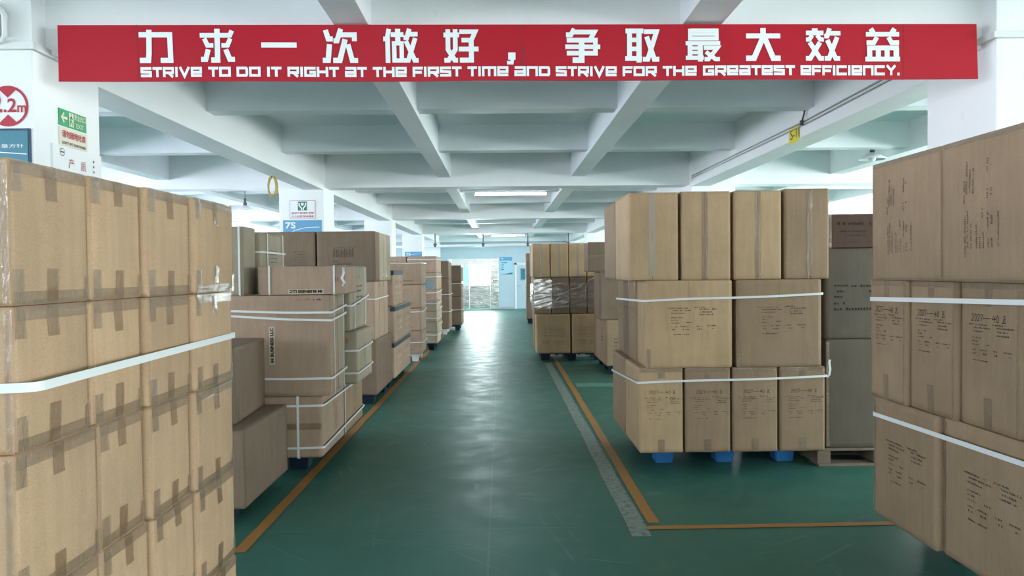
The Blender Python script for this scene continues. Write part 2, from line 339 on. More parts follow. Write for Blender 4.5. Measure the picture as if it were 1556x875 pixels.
# ------------------------------------------------------------------ cartons
TS = [0, 0.012, 0.05, 0.2, 0.35, 0.5, 0.65, 0.8, 0.95, 0.988, 1]
class Carton:
    def __init__(s, label, x0, x1, y0, y1, z0, z1, m='grey', group=None, bulge=0.004, rz=0.0, seed=None):
        g = max(0.004, bulge)
        s.w, s.d, s.h = x1 - x0 - 2 * g, y1 - y0 - 2 * g, z1 - z0 - 0.002
        s.b = bulge; s.seed = rnd.random() * 100 if seed is None else seed
        s.root = thing('carton', label, 'carton', ((x0 + x1) / 2, (y0 + y1) / 2, z0 + 0.0005), rz, group)
        bm = bmesh.new(); vd = {}
        n = len(TS) - 1
        r = 0.012
        def V(i, j, k):
            key = (i, j, k)
            if key in vd: return vd[key]
            u, v, t = TS[i], TS[j], TS[k]
            co = Vector(((u - 0.5) * s.w, (v - 0.5) * s.d, t * s.h))
            ext = [(i in (0, n)), (j in (0, n)), (k in (0, n))]; ne = sum(ext)
            sg = Vector((1 if i == n else -1, 1 if j == n else -1, 1 if k == n else -1))
            if ne == 1:
                ax = ext.index(True); a, b = [q for q in range(3) if q != ax]; tt = (u, v, t)
                dsp = s.bul(tt[a], tt[b]); 
                if ax != 2: co[ax] += sg[ax] * dsp
            else:
                nz = noise.noise(co * 9 + Vector((s.seed, s.seed * 2, 0)))
                pull = r * (0.30 if ne == 2 else 0.45) + 0.006 * max(0, nz) + (0.003 if ne == 3 else 0)
                for ax in range(3):
                    if ext[ax]: co[ax] -= sg[ax] * pull
            vd[key] = bm.verts.new(co); return vd[key]
        for a in range(n):
            for b in range(n):
                for q, fl in ((0, 0), (n, 1)):
                    for ax in range(3):
                        idx = [(a, b), (a + 1, b), (a + 1, b + 1), (a, b + 1)]
                        vs = [V(*((q, x, y) if ax == 0 else (y, q, x) if ax == 1 else (x, y, q))) for x, y in idx]
                        if not fl: vs = vs[::-1]
                        bm.faces.new(vs)
        s.body = obj('carton_body', bm, M[m], s.root, True)
    def bul(s, a, b):
        return s.b * math.sin(PI * a) ** 0.7 * math.sin(PI * b) ** 0.7 if 0 < a < 1 and 0 < b < 1 else 0
    def pt(s, face, u, v, off=0.0012):
        w, d, h = s.w, s.d, s.h
        o, du, dv, nn = {'F': ((-w / 2, -d / 2, 0), (w, 0, 0), (0, 0, h), (0, -1, 0)), 'R': ((w / 2, -d / 2, 0), (0, d, 0), (0, 0, h), (1, 0, 0)),
                         'L': ((-w / 2, d / 2, 0), (0, -d, 0), (0, 0, h), (-1, 0, 0)), 'B': ((w / 2, d / 2, 0), (-w, 0, 0), (0, 0, h), (0, 1, 0)),
                         'T': ((-w / 2, -d / 2, h), (w, 0, 0), (0, d, 0), (0, 0, 1))}[face]
        e = 0.0 if face == 'T' else s.bul(min(max(u, 0.001), 0.999), min(max(v, 0.001), 0.999))
        return Vector(o) + Vector(du) * u + Vector(dv) * v + Vector(nn) * (e + off)
    def dims(s, face): return (s.w if face in 'FBT' else s.d), (s.d if face == 'T' else s.h)
    def patch(s, bm, face, u0, u1, v0, v1, off=0.0012, nu=3, nv=6, rag=0.0):
        g = [[bm.verts.new(s.pt(face, u0 + (u1 - u0) * i / nu + (rnd.uniform(-rag, rag) if j in (0, nv) else 0), v0 + (v1 - v0) * j / nv, off + (0.0012 * rnd.random() if rag else 0))) for i in range(nu + 1)] for j in range(nv + 1)]
        for j in range(nv):
            for i in range(nu): bm.faces.new((g[j][i], g[j][i + 1], g[j + 1][i + 1], g[j + 1][i]))
    def tape(s, specs, m='tape', name='packing_tape', label=None):
        for q, sp in enumerate(specs):
            bm = bmesh.new(); face, u0, u1, v0, v1 = sp[:5]; s.patch(bm, face, u0, u1, v0, v1, 0.0014 + 0.0003 * q, 3, 8, 0.004)
            o = obj(name, bm, M[m], s.root, True)
    def side_tapes(s, face, top=0.2, bot=0.26, wid=0.055, edge=0.035, shift_=0.0, edges=True, m='tape'):
        """tape ends hanging down the middle plus the tape along the upper, lower edges and corners, as on a taped carton"""
        W_, H_ = s.dims(face); hw = wid / W_ / 2; c = 0.5 + shift_
        sp = []
        if top: sp.append((face, c - hw, c + hw, 1 - top, 0.998))
        if bot: sp.append((face, c - hw * 1.05, c + hw * 0.95, 0.002, bot))
        s.tape(sp, m)
        if edges:
            e = edge / H_; ew = 0.022 / W_
            s.tape([(face, 0.01, 0.99, 1 - e, 0.998), (face, 0.01, 0.99, 0.002, e), (face, 0.004, ew * 1.7, 0.01, 0.25), (face, 0.004, ew * 1.7, 0.78, 0.99), (face, 1 - ew, 0.996, 0.02, 0.2)], 'tape_edge', 'edge_tape')
    def seam_tape(s, face, wid=0.05, m='tape', c=0.5, v0=0.0, v1=1.0):
        W_, H_ = s.dims(face)
        bm = bmesh.new(); s.patch(bm, face, c - 0.0015 / W_, c + 0.0015 / W_, 0.01, 0.99, 0.0006, 1, 8); obj('flap_seam', bm, M['seam'], s.root)
        hw = wid / W_ / 2
        s.tape([(face, c - hw, c + hw, v0 + 0.004, v1 - 0.004)], m)
    def lines(s, face, rows, cu, cv, m='ink_soft', name='printed_marks', rot=0, ch=0.0085, off=0.0022):
        """rows of small printed characters: (x, z, length, height) in metres from the centre of the block"""
        W_, H_ = s.dims(face); bm = bmesh.new()
        for (x, z, ln, hh) in rows:
            q = x
            while q < x + ln:
                c = ch * rnd.uniform(0.4, 0.8)
                if rnd.random() > 0.13:
                    h2 = hh * rnd.uniform(0.4, 0.8); pts = [(q, z), (q + c, z), (q + c, z + h2), (q, z + h2)]
                    if rot == 90: pts = [(-b, a) for a, b in pts]
                    if rot == 180: pts = [(-a, -b) for a, b in pts]
                    if rot == -90: pts = [(b, -a) for a, b in pts]
                    quad(bm, [s.pt(face, cu + a / W_, cv + b / H_, off) for a, b in pts])
                q += ch
        return obj(name, bm, M[m], s.root)
    def scrawl(s, face, cu, cv, size, m='ink'):
        """hand-written date and count: 2027 --- 40 and a sign"""
        D = {'2': [(0, .8), (.3, 1), (.6, .8), (.5, .5), (0, 0), (.65, .05)], '0': [(.3, 1), (.05, .6), (.1, .15), (.4, 0), (.6, .4), (.55, .8), (.3, 1)],
             '7': [(0, .95), (.6, 1), (.25, 0)], '4': [(.35, 1), (0, .35), (.7, .4), (.5, .75), (.5, 0)], '-': [(-.2, .45), (1.9, .52)],
             'E': [(.1, .9), (.8, 1), (.3, .6), (.75, .6), (.3, .15), (.35, .6), (.1, 0), (.8, .05), (.9, .3)]}
        W_, H_ = s.dims(face); bm = bmesh.new(); x = 0
        for ch, adv in (('2', .8), ('0', .8), ('2', .8), ('7', .9), ('-', 2.2), ('4', .9), ('0', 1.4), ('E', 1)):
            for qd in stroke([((x + a) * size + rnd.uniform(-.05, .05) * size, b * size * 1.15 + rnd.uniform(-.05, .05) * size) for a, b in D[ch]], size * 0.09):
                quad(bm, [s.pt(face, cu + (p.x - 4.3 * size) / W_, cv + p.y / H_, 0.0024) for p in qd[::-1]])
            x += adv
        return obj('handwritten_marks', bm, M[m], s.root)
    def sticker(s, face, cu, cv, w, h, text, rot):
        W_, H_ = s.dims(face); bm = bmesh.new()
        def ptr(a, b, off):
            if rot == 90: a, b = -b, a
            elif rot == 180: a, b = -a, -b
            return s.pt(face, cu + a / W_, cv + b / H_, off)
        quad(bm, [ptr(-w / 2, -h / 2, .0022), ptr(w / 2, -h / 2, .0022), ptr(w / 2, h / 2, .0022), ptr(-w / 2, h / 2, .0022)])
        st = obj('sticker', bm, M['sticker'], s.root); st['label'] = 'pale paper sticker with black capital lettering'
        t = text_bm(text, h * 0.62, 0.05, w * 0.92, 'CENTER')
        for v in t.verts: v.co = ptr(v.co.x, v.co.z - h * 0.31, .0034)
        obj('sticker_lettering', t, M['ink'], st)

SHIP = [(-.16, .115, .15, .011), (-.125, .098, .14, .011), (-.13, .078, .095, .011), (.04, .12, .085, .011), (.075, .105, .12, .013), (.08, .085, .085, .013), (.075, .066, .095, .012),
        (-.13, .045, .085, .010), (-.13, .026, .045, .011), (-.13, .006, .055, .010), (-.02, .010, .035, .011),
        (-.13, -.022, .035, .010), (-.062, -.020, .062, .012), (.05, -.018, .035, .012), (.13, -.016, .06, .011),
        (-.127, -.042, .03, .011), (-.045, -.042, .035, .013), (.06, -.040, .028, .013), (.165, -.036, .012, .010), (-.125, -.078, .12, .011)]
def ship(k): return [(x * k, z * k, l * k, h * k) for x, z, l, h in SHIP]
BLOCK = [(-.19, .13 - .024 * i, .38 if i % 3 else .33, .008) for i in range(8)] + [(-.19, -.09 - .02 * i, .12, .010) for i in range(4)] + [(.0, -.12, .17, .016), (.02, -.16, .15, .012)]

# ------------------------------------------------------------------ straps
def ribbon(pts, nrm, w=0.016, closed=False, name='packing_strap', wdir=None):
    """flat band along pts; nrm gives the outward direction at every point"""
    bm = bmesh.new(); P = [Vector(p) for p in pts]; rows = []
    n = len(P)
    for i, p in enumerate(P):
        a = P[(i - 1) % n] if (closed or i) else p; b = P[(i + 1) % n] if (closed or i < n - 1) else p
        t = (b - a).normalized(); o = Vector(nrm[i]).normalized(); sd = t.cross(o).normalized() if wdir is None else Vector(wdir)
        rows.append([bm.verts.new(q) for q in (p + sd * w / 2, p - sd * w / 2, p - sd * w / 2 + o * 0.0012, p + sd * w / 2 + o * 0.0012)])
    for i in range(n if closed else n - 1):
        A, B = rows[i], rows[(i + 1) % n]
        for k in range(4): bm.faces.new((A[k], A[(k + 1) % 4], B[(k + 1) % 4], B[k]))
    bmesh.ops.recalc_face_normals(bm, faces=bm.faces)
    return obj(name, bm, M['strap'])
def ring_path(a0, a1, b0, b1, g=0.009, rad=0.03, n=10):
    """rounded rectangle, counter-clockwise from the (a0, b0) corner; returns points and normals"""
    a0 -= g; a1 += g; b0 -= g; b1 += g; pts = []; nr = []
    cs = [((a0 + rad, b0 + rad), PI), ((a1 - rad, b0 + rad), 1.5 * PI), ((a1 - rad, b1 - rad), 0), ((a0 + rad, b1 - rad), PI / 2)]
    for q, ((cx, cy), st) in enumerate(cs):
        for k in range(5):
            an = st + k * PI / 8; pts.append((cx + rad * math.cos(an), cy + rad * math.sin(an))); nr.append((math.cos(an), math.sin(an)))
        (nx, ny), ns = cs[(q + 1) % 4]
        e = (nx + rad * math.cos(ns), ny + rad * math.sin(ns)); s_ = pts[-1]
        for k in range(1, n): pts.append((s_[0] + (e[0] - s_[0]) * k / n, s_[1] + (e[1] - s_[1]) * k / n)); nr.append(nr[-1])
    return pts, nr
def hoop(label, x0, x1, y0, y1, zs, w=0.016, g=0.009, group=None):
    """horizontal band; zs = heights at the corners (front-left, front-right, back-right, back-left)"""
    pts, nr = ring_path(x0, x1, y0, y1, g)
    P = []
    for (x, y) in pts:
        u = min(1, max(0, (x - x0) / (x1 - x0))); v = min(1, max(0, (y - y0) / (y1 - y0)))
        z = (zs[0] * (1 - u) + zs[1] * u) * (1 - v) + (zs[3] * (1 - u) + zs[2] * u) * v
        P.append((x, y, z + 0.003 * math.sin(u * PI * 2.3 + v)))
    return tag(ribbon(P, [(a, b, 0) for a, b in nr], w, True, wdir=(0, 0, 1)), label, 'strap', group)
def vhoop_x(label, x, y0, y1, z0, z1, w=0.014, group=None, g=0.009):
    pts, nr = ring_path(y0, y1, z0, z1, g, 0.015)
    return tag(ribbon([(x, a, b) for a, b in pts], [(0, a, b) for a, b in nr], w, True, wdir=(1, 0, 0)), label, 'strap', group)
def vhoop_y(label, y, x0, x1, z0, z1, w=0.014, group=None, g=0.009):
    pts, nr = ring_path(x0, x1, z0, z1, g, 0.015)
    return tag(ribbon([(a, y, b) for a, b in pts], [(a, 0, b) for a, b in nr], w, True, wdir=(0, 1, 0)), label, 'strap', group)

# ------------------------------------------------------------------ pallets
def plastic_pallet(label, x0, x1, y0, y1, h=0.15, m='blue_plastic', nx=3, ny=3, group='plastic pallets under the stacks', fw=0.155):
    t = thing('plastic_pallet', label, 'pallet', ((x0 + x1) / 2, (y0 + y1) / 2, 0), 0, group)
    w, d = (x1 - x0) / 2, (y1 - y0) / 2
    bm = bmesh.new(); bx(bm, -w, w, -d, d, h - 0.035, h - 0.001, 0.006)
    for i in range(9):
        q = -w + 0.04 + (2 * w - 0.08) * i / 8; bx(bm, q - 0.018, q + 0.018, -d + 0.02, d - 0.02, h - 0.05, h - 0.036)
    obj('deck', bm, M[m], t)
    for i in range(nx):
        for j in range(ny):
            cx = -w + fw * 0.62 + (2 * w - fw * 1.24) * i / (nx - 1); cy = -d + fw * 0.62 + (2 * d - fw * 1.24) * j / (ny - 1)
            bm = bmesh.new(); a = fw / 2; b = a * 0.86
            vs = [bm.verts.new((cx + sx * q, cy + sy * q, z)) for z, q in ((0.0005, b), (h - 0.036, a)) for sx, sy in ((-1, -1), (1, -1), (1, 1), (-1, 1))]
            bm.faces.new(vs[3::-1]); bm.faces.new(vs[4:])
            for k in range(4): bm.faces.new((vs[k], vs[(k + 1) % 4], vs[4 + (k + 1) % 4], vs[4 + k]))
            bmesh.ops.bevel(bm, geom=bm.edges[:], offset=0.008, segments=2, affect='EDGES')
            obj('foot', bm, M[m], t)
    return t
# ------------------------------------------------------------------ the setting
XW, XE, YS, YN, ZC = -8.4, 8.6, -7.2, 30.05, 3.12
XL, XR, PITCH, CY0 = -2.40, 2.60, 6.36, 3.95
struct('floor', box(XW - .3, XE + .3, YS - .3, YN + 1.2, -0.12, 0), M['floor'], 'green painted concrete floor with scratches and worn lines', 'floor')
struct('ceiling', box(XW - .3, XE + .3, YS - .3, YN + .3, ZC, ZC + 0.15), M['ceil'], 'white concrete ceiling slab above the beam grid', 'ceiling')

def window_wall(name, along, c0, c1, a0, a1, piers, z0, z1, m):
    """a wall with a band of openings between piers"""
    bm = bmesh.new()
    def add(p0, p1, q0, q1):
        if along == 'y': bx(bm, c0, c1, p0, p1, q0, q1)
        else: bx(bm, p0, p1, c0, c1, q0, q1)
    add(a0, a1, 0, z0); add(a0, a1, z1, ZC)
    for p, q in piers: add(p, q, z0, z1)
    struct(name, bm, m)
wn = [0]
def window(along, c, a0, a1, z0, z1, nm=3):
    wn[0] += 1
    def B(bm, p0, p1, q0, q1, t=0.03):
        if along == 'y': bx(bm, c - t, c + t, p0, p1, q0, q1)
        else: bx(bm, p0, p1, c - t, c + t, q0, q1)
    bm = bmesh.new(); f = 0.05
    B(bm, a0, a1, z0, z0 + f); B(bm, a0, a1, z1 - f, z1)
    for k in range(nm + 1):
        p = a0 + (a1 - a0 - f) * k / nm; B(bm, p, p + f, z0 + f, z1 - f)
    B(bm, a0, a1, z1 - 0.55, z1 - 0.51, 0.022)
    w = struct('window_%d' % wn[0], bm, M['plastic_white'])
    bm = bmesh.new()
    if along == 'y': quad(bm, [(c, a0, z0), (c, a1, z0), (c, a1, z1), (c, a0, z1)])
    else: quad(bm, [(a0, c, z0), (a1, c, z0), (a1, c, z1), (a0, c, z1)])
    obj('pane', bm, M['glass'], w)
ys = [CY0 + PITCH * k for k in (-1, 0, 1, 2, 3)]
piers = [(YS - .3, YS + .6)] + [(y, y + .64) for y in ys] + [(YN - .6, YN + .3)]
for nm_, c0, c1, cw in (('wall_west', XW - .2, XW, XW - .12), ('wall_east', XE, XE + .2, XE + .12)):
    window_wall(nm_, 'y', c0, c1, YS - .3, YN + .3, piers, 1.35, 2.80, M['paint'])
    for (p0, p1), (q0, q1) in zip(piers, piers[1:]): window('y', cw, p1, q0, 1.35, 2.80, 4)
xp = [(XW, -7.6), (-3.0, -2.4), (2.6, 3.2), (7.8, XE)]
window_wall('wall_south', 'x', YS - .2, YS, XW, XE, xp, 1.25, 2.75, M['paint'])
for (p0, p1), (q0, q1) in zip(xp, xp[1:]): window('x', YS - .12, p1, q0, 1.25, 2.75, 4)

# far wall with the steel door opening
DX0, DX1, DZ = -2.13, -0.125, 2.01
bm = bmesh.new()
bx(bm, XW, DX0, YN, YN + .2, 0, ZC); bx(bm, DX1, XE, YN, YN + .2, 0, ZC); bx(bm, DX0, DX1, YN, YN + .2, DZ, ZC)
struct('wall_north', bm, M['blue_wall'], 'pale blue wall at the far end of the aisle', 'wall')
struct('baseboard_north', box(DX1, 0.46, YN - .02, YN, 0, 0.09), M['grey_metal'])
# lobby behind the door: side cheeks so the opening reads as a passage
bm = bmesh.new(); bx(bm, DX0 - .1, DX0, YN + .2, YN + 1.0, 0, 2.2); bx(bm, DX1, DX1 + .1, YN + .2, YN + 1.0, 0, 2.2); bx(bm, DX0, DX1, YN + .2, YN + 1.0, 2.1, 2.2)
struct('wall_lobby', bm, M['paint'])
bm = bmesh.new()
bx(bm, -0.44, DX1, YN - .03, YN + .12, 0, DZ, .004); bx(bm, DX0, -0.44, YN - .03, YN + .12, 1.775, DZ, .004); bx(bm, DX0, -1.72, YN - .03, YN + .12, 0, 1.775, .004)
d = struct('door_1', bm, M['steel'], 'dented stainless steel double door with glazed upper half at aisle end', 'door')
for (x0, x1, gl, yy) in ((-1.27, -0.445, 'glass', 0.03), (-1.715, -1.285, 'glass_cyan', 0.07)):
    bm = bmesh.new()
    bx(bm, x0, x1, YN + yy, YN + yy + .04, 0.01, 0.93); bx(bm, x0, x1, YN + yy, YN + yy + .04, 1.73, 1.77)
    bx(bm, x0, x0 + .045, YN + yy, YN + yy + .04, .93, 1.73); bx(bm, x1 - .035, x1, YN + yy, YN + yy + .04, .93, 1.73)
    bx(bm, x0 + .01, x1 - .01, YN + yy - .012, YN + yy, 0.90, 0.95)
    lf = obj('door_leaf', bm, M['steel'], d)
    bm = bmesh.new(); quad(bm, [(x0 + .03, YN + yy + .02, .92), (x1 - .03, YN + yy + .02, .92), (x1 - .03, YN + yy + .02, 1.74), (x0 + .03, YN + yy + .02, 1.74)])
    obj('pane', bm, M[gl], lf)
bm = bmesh.new()
for x in (-.34, -.27, -.2): bx(bm, x, x + .03, YN - .045, YN - .03, 1.10, 1.16)
obj('button_plate', bm, M['dark_metal'], d)
bm = bmesh.new(); bx(bm, 0.53, 0.60, YN - .04, YN + .02, 0, 1.82); bx(bm, 0.53, 1.52, YN - .04, YN + .02, 1.75, 1.82); bx(bm, 1.45, 1.52, YN - .04, YN + .02, 0, 1.82)
d = struct('door_2', bm, M['sign_white'], 'pale blue side door with small window in far wall', 'door')
lf = obj('door_leaf', box(0.60, 1.45, YN - .02, YN + .02, 0.02, 1.75, .004), M['blue_wall'], d)
bm = bmesh.new(); bx(bm, .74, .77, YN - .035, YN - .02, 1.13, 1.62); bx(bm, 1.22, 1.25, YN - .035, YN - .02, 1.13, 1.62); bx(bm, .74, 1.25, YN - .035, YN - .02, 1.59, 1.62); bx(bm, .74, 1.25, YN - .035, YN - .02, 1.13, 1.16)
obj('window_frame', bm, M['grey_metal'], lf)
bm = bmesh.new(); quad(bm, [(.77, YN - .024, 1.16), (1.22, YN - .024, 1.16), (1.22, YN - .024, 1.59), (.77, YN - .024, 1.59)]); obj('pane', bm, M['sign_teal'], lf)
bm = bmesh.new(); cyl(bm, (.66, YN - .05, .92), (.66, YN - .02, .92), .025); bx(bm, .64, .76, YN - .07, YN - .05, .905, .935, .004); obj('handle', bm, M['grey_metal'], lf)

# columns and beams
CW, CD = 0.60, 0.64
for side, xa, xb in (('left', XL - CW, XL), ('right', XR, XR + CW)):
    for k in range(-1, 5):
        y = CY0 + PITCH * k
        struct('column', box(xa, xb, y, min(y + CD, YN - .005), 0, ZC, .006), M['paint'])
ZB, ZS, ZT = 2.63, 2.793, 2.834      # undersides: main, long secondary, cross secondary
for k in range(-1, 5):
    y = CY0 + 0.12 + PITCH * k
    struct('beam', box(XW, XE, y, min(y + .32, YN - .002), 2.665, ZC + .01, .004), M['paint'])
    for q in (1, 2):
        yy = CY0 + 0.28 + PITCH * (k + q / 3)
        if yy < YN - .2: struct('beam', box(XW, XE, yy - .09, yy + .09, ZT, ZC + .01, .004), M['ceil'])
yy = CY0 + 0.28 - PITCH * 4 / 3; struct('beam', box(XW, XE, yy - .09, yy + .09, ZT, ZC + .01, .004), M['ceil'])
struct('beam', box(XL - .28, XL - .003, CY0 + .14, YN, ZB, ZC + .01, .004), M['paint'], 'deep white ceiling beam running over the left column row', 'beam')
struct('beam', box(XR + .003, XR + .26, CY0 + .14, YN, ZB, ZC + .01, .004), M['paint'], 'deep white ceiling beam carrying the yellow tag over the right column row', 'beam')
for xa, xb in ((-.86, -.68), (.97, 1.18), (-4.72, -4.52), (-6.62, -6.42), (4.55, 4.75), (6.5, 6.7)):
    struct('beam', box(xa, xb, YS, YN, ZS, ZC + .01, .004), M['ceil'])

# floor lines
def line(name, x0, y0, x1, y1, w, m, label, z=0.002):
    d = Vector((x1 - x0, y1 - y0)); n = Vector((-d.y, d.x)).normalized() * w / 2; bm = bmesh.new()
    segs = max(2, int(d.length / .25)); vs = []
    for i in range(segs + 1):
        p = Vector((x0, y0)) + d * (i / segs); j = rnd.uniform(-.003, .003)
        vs.append((bm.verts.new((p.x + n.x + j, p.y + n.y, z)), bm.verts.new((p.x - n.x + j, p.y - n.y, z))))
    for a, b in zip(vs, vs[1:]):
        f = bm.faces.new((a[0], a[1], b[1], b[0])); f.normal_update()
        if f.normal.z < 0: f.normal_flip()
    struct(name, bm, m, label, 'floor line')
line('floor_line', -1.43, 4.06, -1.355, 28.5, 0.07, M['orange'], 'orange painted line along the left side of the aisle')
line('floor_line', 0.885, 4.44, 0.915, 28.0, 0.07, M['orange'], 'orange painted line along the right side of the aisle')
line('floor_line', 0.83, 4.35, 3.6, 4.38, 0.06, M['orange'], 'orange painted cross line in front of the right bay', 0.003)
line('floor_line', -1.45, 4.06, -3.0, 3.98, 0.06, M['orange'], 'short orange cross line beside the near left stack', 0.003)
line('floor_line', 0.775, 4.22, 0.745, 12.3, 0.11, M['grey_line'], 'worn grey painted line beside the right orange line', 0.001)

line('floor_patch', 0.96, 9.87, 2.5, 9.80, 0.30, worn_line('pale_floor_repair', (0.13, 0.32, 0.265), (0.06, 0.20, 0.16), 0.45, 0.7, 9), 'paler green repaired strip across the floor behind the blue pallet stack', 0.0008)

# cable trunking round the two near columns
bm = bmesh.new(); bx(bm, XL - CW - .02, XL + .025, CY0 - .03, CY0, 2.660, 2.697, .003); bx(bm, XL, XL + .028, CY0, CY0 + .62, 2.660, 2.697, .003)
struct('trim_1', bm, M['plastic_white'])
bm = bmesh.new(); bx(bm, XR - .028, XR + CW, CY0 - .028, CY0, 2.688, 2.722, .003); bx(bm, XR - .028, XR, CY0, CY0 + .5, 2.688, 2.722, .003)
struct('trim_2', bm, M['plastic_white'])
# ------------------------------------------------------------------ near left stack: five rows of taped cartons
ROWN = ['bottom', 'fourth', 'third', 'second', 'top']
ORD = ['nearest', 'second', 'third', 'farthest']
zr = [.155, .485, .805, 1.125, 1.437, 1.748]
yr = [(1.60, 1.92, 2.215, 2.54, 2.86), (1.60, 1.904, 2.199, 2.523, 2.86), (1.57, 1.903, 2.185, 2.503, 2.845), (1.582, 1.879, 2.179, 2.515, 2.851), (1.578, 1.883, 2.184, 2.524, 2.885)]
plastic_pallet('blue plastic pallet under the near left stack of taped cartons', -1.95, -1.04, 1.62, 2.82)
for r in range(5):
    for k in range(4):
        XS = (1.011, 1.009, .989, .970); X_ = XS[k] + rnd.uniform(-.002, .002)
        c = Carton('plain taped carton, %s one from the camera in the %s row of near left stack' % (ORD[k], ROWN[r]),
                   -1.45, -X_, yr[r][k] * XS[k] / 1.01, yr[r][k + 1] * XS[min(3, k + 1)] / 1.01, zr[r], zr[r + 1], 'tan', 'taped cartons of the near left stack', rnd.uniform(.002, .007))
        c.side_tapes('R', rnd.uniform(.20, .27) if not (r == 4 and k == 3) else .26, rnd.uniform(.20, .30), .042, .03, rnd.uniform(-.04, .05))
        if k == 0: c.tape([('F', .955, .995, .02, .98)], 'tape_edge', 'edge_tape')
hoop('white strap round the second row of the near left stack', -1.45, -0.972, 1.578, 2.75, (1.275, 1.268, 1.278, 1.27), .020)

# ------------------------------------------------------------------ near right stack
G1 = 'printed cartons of the near right stack'
z1 = [.16, .80, 1.432, 2.056]
plastic_pallet('dark blue pallet under the near right stack', 2.30, 2.59, 2.25, 3.9, .16, 'navy_plastic', 2, 3)
POS = ['farthest', 'middle', 'nearest']
yb = [4.10, 3.49, 2.84, 2.2]
for k in range(3):
    c = Carton('wide printed carton at the bottom of near right stack, %s of its row' % POS[k], 2.02 + .026 * k, 2.42, yb[k + 1], yb[k], z1[0], z1[1], 'grey', G1, .007)
    c.lines('L', ship(1.05), .52, .48); c.tape([('L', .0, .03, .05, .98)], 'tape_edge', 'edge_tape')
ym = [4.12, 3.755, 3.375, 2.975, 2.59, 2.21]
P5 = ['farthest', 'second farthest', 'third', 'fourth', 'nearest']
for k in range(5):
    c = Carton('narrow printed carton with handwriting, middle row of near right stack, %s from camera' % P5[k], 2.014 + .022 * k, 2.585, ym[k + 1], ym[k], z1[1], z1[2], 'grey', G1, .006)
    c.lines('L', ship(.8), .5, .56); c.scrawl('L', .5, .735, .026); c.side_tapes('L', .16, .22, .05, .03, 0, False, 'tape_edge')
    c.tape([('L', .95, .995, .01, .99)], 'tape_edge', 'edge_tape'); c.tape([('L', .005, .995, .955, .997)], 'tape_edge', 'edge_tape')
yt = [4.11, 3.46, 2.80, 2.14]
for k in range(3):
    c = Carton('large carton with sideways print on top of near right stack, %s of its row' % POS[k], 2.015, 2.40, yt[k + 1], yt[k], z1[2], z1[3], 'grey', G1, .007)
    c.lines('L', ship(1.15), .5, .47, 'ink_soft', rot=90); c.tape([('L', .01, .99, .96, .998), ('L', .0, .99, .003, .02)], 'tape_edge', 'edge_tape')
hoop('white strap round the middle row of near right stack', 2.02, 2.58, 2.21, 4.115, (1.375, 1.375, 1.325, 1.325), .022)
hoop('white strap round the bottom row of near right stack', 2.028, 2.58, 2.2, 4.10, (.745, .745, .70, .70), .022)

# ------------------------------------------------------------------ stack on the blue pallet, right of the aisle
G2 = 'cartons of the stack on the bright blue pallet'
LR = ['first', 'second', 'third', 'fourth']
plastic_pallet('bright blue plastic pallet under the large strapped stack right of the aisle', 1.15, 2.28, 5.79, 6.70, .15, 'blue_plastic', 3, 3)
z2 = [.155, .778, 1.42, 2.062]
xb = [.99, 1.328, 1.677, 2.025, 2.375]
for k in range(4):
    c = Carton('printed carton with handwriting in the bottom row on blue pallet, %s from the aisle' % LR[k], xb[k] + .004, xb[k + 1] - .004, 5.50, 6.14, z2[0], z2[1], 'gold' if k == 0 else 'grey', G2, .006)
    c.lines('F', ship(.8), .5, .50); c.scrawl('F', .52, .70, .022); c.side_tapes('F', .12, .16, .05, .028, 0, False, 'tape_edge')
    c.tape([('F', .005, .995, .955, .997)], 'tape_edge', 'edge_tape')
for k, (a, b) in enumerate(((6.15, 6.79),)):
    Carton('carton behind the corner one in the bottom row on blue pallet', .99, 1.33, a, b, z2[0], z2[1], 'grey', G2)
Carton('carton in the back right corner of the bottom row on blue pallet', 1.34, 2.37, 6.16, 6.79, z2[0], z2[1], 'grey', G2)
for k, (a, b) in enumerate(((1.045, 1.688), (1.712, 2.345))):
    c = Carton('wide printed carton in middle row on blue pallet, %s' % ('at the aisle corner' if k == 0 else 'beside the dark gap'), a, b, 5.50, 5.86, z2[1], z2[2], 'gold' if k == 0 else 'grey', G2, .006)
    c.lines('F', ship(1.0), .50, .50)
    bm = bmesh.new(); c.patch(bm, 'F', .499, .502, .76, .99, .0008, 1, 4); obj('flap_seam', bm, M['seam'], c.root)
    c.tape([('F', .0, .05, .0, .22)], 'tape_edge', 'edge_tape')
for k, (a, b) in enumerate(((5.87, 6.19), (6.20, 6.50), (6.51, 6.82))):
    c = Carton('carton seen edge-on in middle row on blue pallet, %s behind the corner carton' % LR[k], 1.035 + .006 * k, 1.68, a, b, z2[1], z2[2], 'dark' if k == 1 else 'grey', G2)
    c.lines('L', ship(.6), .5, .55, 'ink')
    c.tape([('L', .93, .995, .9, .99)], 'tape_edge', 'edge_tape')
Carton('carton at the back of the middle row on blue pallet', 1.70, 2.34, 5.88, 6.80, z2[1], z2[2], 'grey', G2)
xt = [.927, 1.295, 1.31, 1.678, 1.70, 2.055, 2.07, 2.405]
for k in range(4):
    c = Carton('tall carton with vertical tape in top row on blue pallet, %s from the aisle' % LR[k], xt[2 * k], xt[2 * k + 1], 5.50 + .004 * k, 6.16, z2[2], z2[3] + (.0, .006, .008, .02)[k], ('gold', 'gold', 'gold', 'grey')[k], G2, .005, R((.0, .3, -.3, .2)[k]))
    c.seam_tape('F', .045, 'tape_glare' if k == 0 else 'tape', (.47, .47, .5, .56)[k], (.05, .0, .0, .0)[k], 1.0)
c = Carton('carton behind the aisle corner in top row on blue pallet', .93, 1.29, 6.19, 6.84, z2[2], z2[3], 'grey', G2)
c = Carton('carton at the back of the top row on blue pallet', 1.31, 2.40, 6.19, 6.82, z2[2], z2[3], 'grey', G2)
